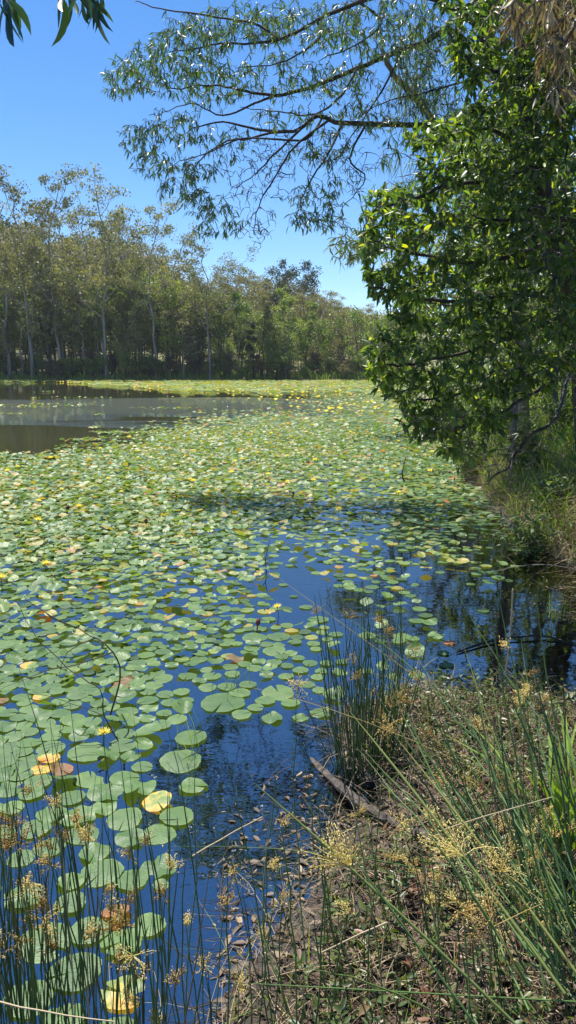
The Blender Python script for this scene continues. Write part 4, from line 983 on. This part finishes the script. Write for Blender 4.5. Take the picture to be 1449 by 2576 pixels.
def rush_clump(X0, X1, d0, d1, n, hr, lab, leanx=(-.1, .1), leany=(-.05, .12), phead=.36, rr=.0021, z=0., spread=None, tintm=.35, grp='rushes'):
    c_ = at((X0 + X1) / 2, 2400, (d0 + d1) / 2); root = empty('rush_clump', (c_[0], c_[1], z)); tag(root, lab, 'rushes')
    for i in range(n):
        d = random.uniform(d0, d1); x = at(random.uniform(X0, X1), 2300, d)[0]; zz = min(z, float(ground_z(np.array([x]), np.array([d]))[0]) + .0) - .03
        h = random.uniform(*hr); base = np.array([x, d, zz]); top = base + np.array([random.uniform(*leanx) * h, random.uniform(*leany) * h, h])
        hd = random.uniform(.78, .93) if random.random() < phead else None
        rush_stem(root, base, top, rr * random.uniform(.75, 1.2), np.clip(random.gauss(tintm, .2), 0, 1), hd, random.uniform(.2, .9), hsize=random.uniform(.03, .055), dry=random.random() < .1)
    return root
rush_clump(-110, 120, 1.3, 1.6, 78, (.75, 1.25), 'crowded rush clump with brown seed heads at the lower left edge', tintm=.4)
rush_clump(90, 290, 1.3, 1.65, 42, (.7, 1.28), 'rush clump with gold seed heads in front of the near lily pads')
rush_clump(270, 480, 1.35, 1.7, 36, (.55, 1.15), 'loose rushes with tan seed heads at the edge of the clear water')
rush_clump(480, 640, 1.45, 1.8, 9, (.4, .85), 'sparse thin rushes before the dark reflections', phead=.5)
# the upright clump in the shallows
b0 = onz(922, 1935); root = empty('rush_clump', (b0[0], b0[1], 0)); tag(root, 'upright dark green rush clump standing in the water at the bank tip', 'rushes')
for i in range(125):
    a = random.uniform(0, 6.28); q = math.sqrt(random.random()) * .135; base = np.array([b0[0] + q * math.cos(a), b0[1] + q * .8 * math.sin(a), -.08])
    h = random.uniform(.45, 1.05); top = base + np.array([q * math.cos(a) * random.uniform(.3, 1.6) + random.gauss(.02, .06), q * math.sin(a) + random.gauss(0, .06), h])
    rush_stem(root, base, top, random.uniform(.0022, .0034), np.clip(random.gauss(.22, .13), 0, 1), random.uniform(.8, .93) if i < 12 else None, .45, hsize=.05, dry=random.random() < .05)
# right foreground rushes: arching from the right edge across the bank
def px_rushes(lab, items, rootpx):
    rt = at(*rootpx); root = empty('rush_clump', (rt[0], rt[1], max(0, float(ground_z(np.array([rt[0]]), np.array([rt[1]]))[0])))); tag(root, lab, 'rushes')
    for it in items:
        (a, b, r, tint, head, ht, hs) = it[:7]; rush_stem(root, at(*a), at(*b), r, tint, head, ht, bend=it[7] if len(it) > 7 else None, hsize=hs, dry=tint > .95)
px_rushes('arching rushes with pale gold seed heads close before the lower right bank', [
    ((1380, 2660, 1.15), (640, 1970, 1.35), .0034, .62, .66, .9, .10, (0, 0, .01)), ((1420, 2500, 1.2), (880, 1790, 1.6), .0036, .7, .42, .95, .105, (0, 0, .01)), ((1240, 2640, 1.1), (880, 2145, 1.25), .0026, .4, None, .5, .05, (0, 0, .0)),
    ((1560, 2600, 1.25), (1000, 1860, 1.7), .0036, .75, .48, .8, .095, (0, 0, .01)), ((1330, 2480, 1.1), (1080, 2100, 1.2), .003, .5, .35, .45, .10, (0, 0, .01)), ((1180, 2700, 1.1), (1160, 2250, 1.2), .002, .5, .9, .6, .05),
    ((1080, 2540, 1.3), (780, 2440, 1.2), .002, .55, None, .5, .05)], (1500, 2700, 1.2))
it = []
for i in range(58):
    a = (1380 + random.uniform(-60, 190), random.uniform(2250, 2620), random.uniform(1.5, 2.0)); L_ = random.uniform(.55, 1.0); ang = random.uniform(.15, 1.05)
    b = (a[0] - 900 * L_ * math.sin(ang) * .75, a[1] - 900 * L_ * math.cos(ang * .7), a[2] + random.uniform(0, .8)); it.append((a, b, random.uniform(.0022, .0034), np.clip(random.gauss(.35, .22), 0, 1), random.uniform(.75, .9) if i % 3 == 0 else None, random.random(), .05))
it += [((1400, 2080, 2.2), (832, 1520, 3.0), .003, .35, .9, .3, .06), ((1330, 2050, 2.3), (1000, 1570, 3.0), .0026, .3, .86, .45, .045), ((1420, 1950, 2.6), (1140, 1480, 3.2), .0024, .45, None, .3, .05)]
px_rushes('thick tussock of dark green rushes fanning leftwards from the right edge', it, (1480, 2500, 1.7))
it = []
for i in range(40):
    a = (random.uniform(640, 1330), 2620, random.uniform(1.55, 2.1)); h = random.uniform(350, 820)
    b = (a[0] + random.uniform(-140, 120), a[1] - h * random.uniform(.7, 1), a[2] + random.uniform(0, .25)); it.append((a, b, random.uniform(.0018, .0028), np.clip(random.gauss(.4, .2), 0, 1), random.uniform(.8, .95) if i % 5 < 2 else None, random.uniform(.5, 1), .045))
px_rushes('scattered upright rushes with yellow green seed heads across the bottom of the bank', it, (980, 2660, 1.8))
px_rushes('single tall rush with a straw coloured seed head before the clear water', [((778, 2480, 1.9), (752, 1700, 2.25), .0024, .3, .965, .9, .06)], (778, 2480, 1.9))
px_rushes('long thin rushes crossing low over the dark water', [((1449, 2290, 1.9), (430, 2130, 2.0), .0015, .4, None, .5, .04, (0, 0, .06)), ((1449, 2520, 1.5), (560, 2470, 1.45), .0019, .5, None, .5, .04, (0, 0, .0)), ((1300, 1990, 2.6), (590, 1720, 3.0), .0014, .95, None, .5, .04, (0, 0, .05)), ((1250, 1850, 3.0), (640, 1410, 3.6), .0016, .9, None, .5, .04, (0, 0, .0))], (1449, 2400, 1.8))
rush_clump(1180, 1520, 1.6, 2.5, 42, (.45, .95), 'upright dark rushes behind the arching ones at the right edge', (-.3, .05), (-.05, .15), .2, .0024, .12, tintm=.3)
# straw stalks: individually laid dead stems
for (a, b, r, lab) in [((482, 2155, 1.75), (660, 2055, 1.8), .0022, 'thick pale broken stalk leaning over the dark water'), ((1110, 2090, 1.6), (1390, 2005, 1.5), .0018, 'pale broken stalk crossing the right rushes'),
                       ((1290, 1180 + 300, 3.6), (1270, 1700, 3.7), .004, 'grey dead stalk upright before the shaded inlet'), ((960, 1560, 3.3), (1000, 1700, 3.3), .006, 'bleached stalk beside the upright rush clump'),
                       ((975, 2320, 1.9), (800, 2400, 1.9), .0028, 'dry stalk lying aslant over the mud'), ((0, 2520, 1.15), (290, 2570, 1.1), .0016, 'pale dry stalk crossing the lower left corner')]:
    A, B = at(*a), at(*b); b_ = MB(); b_.tube(curve_pts(np.zeros(3), B - A, 6, -.02, .02), np.linspace(r, r * .6, 6), 6, .9); o = b_.build('dry_stalk', M['straw']); o.location = A; tag(o, lab, 'stalk')

# bright broad grass tuft at the right edge and small tuft in the water
def tuft(X, Y, n, H, Wd, lab, tint=.4, z=0., lean=.7):
    p = onz(X, Y, z); t = MB(); P = np.column_stack([RNG.normal(0, .05, n), RNG.normal(0, .05, n), np.zeros(n)])
    blades(t, P, RNG.uniform(.5, 1, n) * H, RNG.uniform(.6, 1, n) * Wd, lean, np.clip(RNG.normal(tint, .1, n), 0, 1)); o = t.build('grass_tuft', M['grass']); o.location = p; tag(o, lab, 'grass')
tuft(1420, 2120, 34, .55, .014, 'bright green broad bladed grass tuft at the right edge', .5, .2, 1.0); tuft(1400, 2330, 30, .34, .004, 'fine yellow green tuft below the broad bladed one', .6, .12)
tuft(585, 1735, 20, .2, .0025, 'small green grass tuft growing out of the blue water', .3); tuft(1180, 2010, 30, .25, .003, 'thin grass tuft on the brown bank behind the log', .65, .06)
tuft(1340, 1780, 30, .3, .003, 'dry yellow tuft at the edge of the shaded inlet', .85, .04); tuft(1400, 1560, 26, .3, .003, 'green tuft at the far side of the shaded inlet', .5, .02)
tuft(1000, 2440, 30, .15, .003, 'low green tuft on the mud near the bottom', .4, .03); tuft(470, 1900, 14, .35, .002, 'wiry blades rising between pads and clear water', .5)

# fallen log on the bank, split lengthways, and lying branches
def log(pts, r0, r1, lab, name='fallen_log', mat='logwood', z0=.03, kids=()):
    P = [onz(X, Y, z) for (X, Y, z) in pts]; root = P[0].copy(); b = MB(); q, r = limb([p - root for p in P], r0, r1, sub=6, jit=.006)
    m = len(q); r = r * (1 + .10 * RNG.normal(0, 1, m)); r[0] *= .35; b.tube(q, r, 12, .5)
    V_ = b.V[0].reshape(m, 12, 3); gv = RNG.normal(0, 1, 12); V_ += (V_ - q[:, None]) * (.16 * gv)[None, :, None] + RNG.normal(0, r1 * .05, V_.shape); V_[:, 3] -= (V_[:, 3] - q) * .45; o = b.build(name, M[mat], smooth=False); o.location = root; tag(o, lab, 'log' if 'log' in name else 'branch')
    for k in kids:
        K = [onz(X, Y, z) - root for (X, Y, z) in k]; c = MB(); q, r = limb(K, r1 * .6, r1 * .2, sub=4, jit=.006); c.tube(q, r, 6, .5); c.build('side_branch', M[mat], o)
log([(775, 1905, -.02), (830, 1955, .005), (920, 2030, .06), (1010, 2080, .07), (1110, 2120, .08), (1180, 2150, .08)], .017, .026, 'grey weathered log lying from the bank into the dark water')
log([(860, 1990, .0), (930, 2060, .015), (1000, 2100, .05), (1080, 2130, .05)], .012, .018, 'split slab of grey wood lying just below the log')
log([(930, 2170, .05), (960, 2230, .04), (990, 2300, .04), (1010, 2330, .04)], .007, .004, 'bent grey stick on the mud below the log', 'fallen_branch')
log([(1150, 1640, .01), (1250, 1610, .015), (1370, 1600, .02), (1449, 1625, .0)], .008, .005, 'dark wet branch lying in the shaded inlet', 'fallen_branch', 'bark_dark')
log([(1449, 1435, .1), (1380, 1420, .25), (1300, 1425, .2), (1240, 1440, .08)], .006, .002, 'thin dead branch arching over the shaded inlet', 'fallen_branch', 'deadwood', kids=[[(1380, 1420, .25), (1330, 1460, .1), (1290, 1500, .02)], [(1300, 1425, .2), (1270, 1400, .1), (1230, 1405, .05)]])
# arching dead twigs in the pads
def twig(pts, r, lab, kids=()):
    P = [at(*p) for p in pts]; root = P[0].copy(); b = MB(); q, rr = limb([p - root for p in P], r, r * .35, sub=5, jit=.006); b.tube(q, rr, 5, .5); o = b.build('dead_twig', M['twig']); o.location = root; tag(o, lab, 'twig')
    for k in kids:
        K = [at(*p) - root for p in k]; c = MB(); q, rr = limb(K, r * .6, r * .2, sub=4, jit=.005); c.tube(q, rr, 4, .5); c.build('side_twig', M['twig'], o)
twig([(272, 1815, 3.9), (295, 1740, 3.9), (302, 1690, 3.85), (285, 1640, 3.8), (240, 1605, 3.8), (190, 1580, 3.8), (120, 1550, 3.8)], .006, 'dark dead twig arching out of the near lily pads', [[(285, 1640, 3.8), (200, 1670, 3.7), (110, 1690, 3.7), (0, 1735, 3.6)], [(240, 1605, 3.8), (170, 1640, 3.8), (148, 1700, 3.8)], [(190, 1580, 3.8), (110, 1540, 3.8), (60, 1500, 3.8)]])
twig([(300, 1868, 3.6), (262, 1800, 3.6), (250, 1735, 3.6), (170, 1680, 3.6), (90, 1600, 3.6), (40, 1510, 3.6)], .004, 'thin dead twig curving left beside the arching one', [[(262, 1800, 3.6), (180, 1770, 3.6), (80, 1740, 3.5)]])
twig([(1018, 1212, 9.5), (1012, 1190, 9.5), (1020, 1150, 9.5)], .012, 'dark snag poking from pads below the wattle', [[(1012, 1190, 9.5), (1000, 1195, 9.5), (985, 1205, 9.5)]])
twig([(672, 1450, 6.9), (668, 1410, 6.9), (678, 1360, 6.9)], .006, 'small upright twig in the blue gap', [[(668, 1410, 6.9), (655, 1395, 6.9)]])

# ---------------------------------------------------------------- light, sky, camera
sun = bpy.data.lights.new('sun', 'SUN'); sun.energy = 4.6; sun.angle = math.radians(.5); sun.color = (1, .955, .88)
so = bpy.data.objects.new('sun', sun); COL.objects.link(so); so.rotation_euler = SUN.to_track_quat('Z', 'Y').to_euler(); so.location = (0, 0, 40)
wd = bpy.data.worlds.new('World'); sc.world = wd; wd.use_nodes = True; N = wd.node_tree.nodes; L = wd.node_tree.links; N.clear()
sky = N.new('ShaderNodeTexSky'); sky.sky_type = 'NISHITA'; sky.sun_disc = False; sky.sun_elevation = math.asin(SUN.z); sky.sun_rotation = math.atan2(SUN.x, SUN.y)
sky.altitude = 0; sky.air_density = .8; sky.dust_density = 0; sky.ozone_density = 3.5
hs = N.new('ShaderNodeHueSaturation'); hs.inputs['Saturation'].default_value = 1.24; hs.inputs['Hue'].default_value = .502
bg = N.new('ShaderNodeBackground'); bg.inputs['Strength'].default_value = .094; out = N.new('ShaderNodeOutputWorld')
L.new(sky.outputs[0], hs.inputs['Color']); L.new(hs.outputs[0], bg.inputs[0]); L.new(bg.outputs[0], out.inputs[0])
hz = MB(); x0, x1, y0, y1, z0, z1 = -1400, 1400, -60, 1900, -3, float(GZ.max()) + 45
hz.add([(x0, y0, z0), (x1, y0, z0), (x1, y1, z0), (x0, y1, z0), (x0, y0, z1), (x1, y0, z1), (x1, y1, z1), (x0, y1, z1)], [(0, 3, 2, 1), (4, 5, 6, 7), (0, 1, 5, 4), (1, 2, 6, 5), (2, 3, 7, 6), (3, 0, 4, 7)])
m_, nt_, N_, L_ = newmat('haze_air'); pv = N_.new('ShaderNodeVolumePrincipled'); pv.inputs['Color'].default_value = (.86, .92, 1, 1); pv.inputs['Density'].default_value = .00026; pv.inputs['Anisotropy'].default_value = 0
ho = N_.new('ShaderNodeOutputMaterial'); L_.new(pv.outputs[0], ho.inputs['Volume']); ho_ = hz.build('haze', m_, smooth=False); tag(ho_, 'thin pale daylight haze over the pond and forest', 'haze', kind='stuff')
cam = bpy.data.cameras.new('camera'); co = bpy.data.objects.new('camera', cam); COL.objects.link(co); sc.camera = co
co.location = (0, 0, CAMZ); co.rotation_euler = (math.pi / 2 - PITCH, 0, 0)
cam.sensor_fit = 'VERTICAL'; cam.sensor_height = 36; cam.lens = 36 * F_PX / 2576; cam.clip_start = .05; cam.clip_end = 3000
vs = sc.view_settings; vs.view_transform = 'Standard'; vs.look = 'None'; vs.gamma = 1; vs.exposure = 1.0; vs.use_curve_mapping = False
sc.cycles.max_bounces = 7; sc.cycles.diffuse_bounces = 3; sc.cycles.glossy_bounces = 3; sc.cycles.transmission_bounces = 4; sc.cycles.transparent_max_bounces = 12
sc.cycles.sample_clamp_indirect = 6; sc.cycles.use_denoising = True
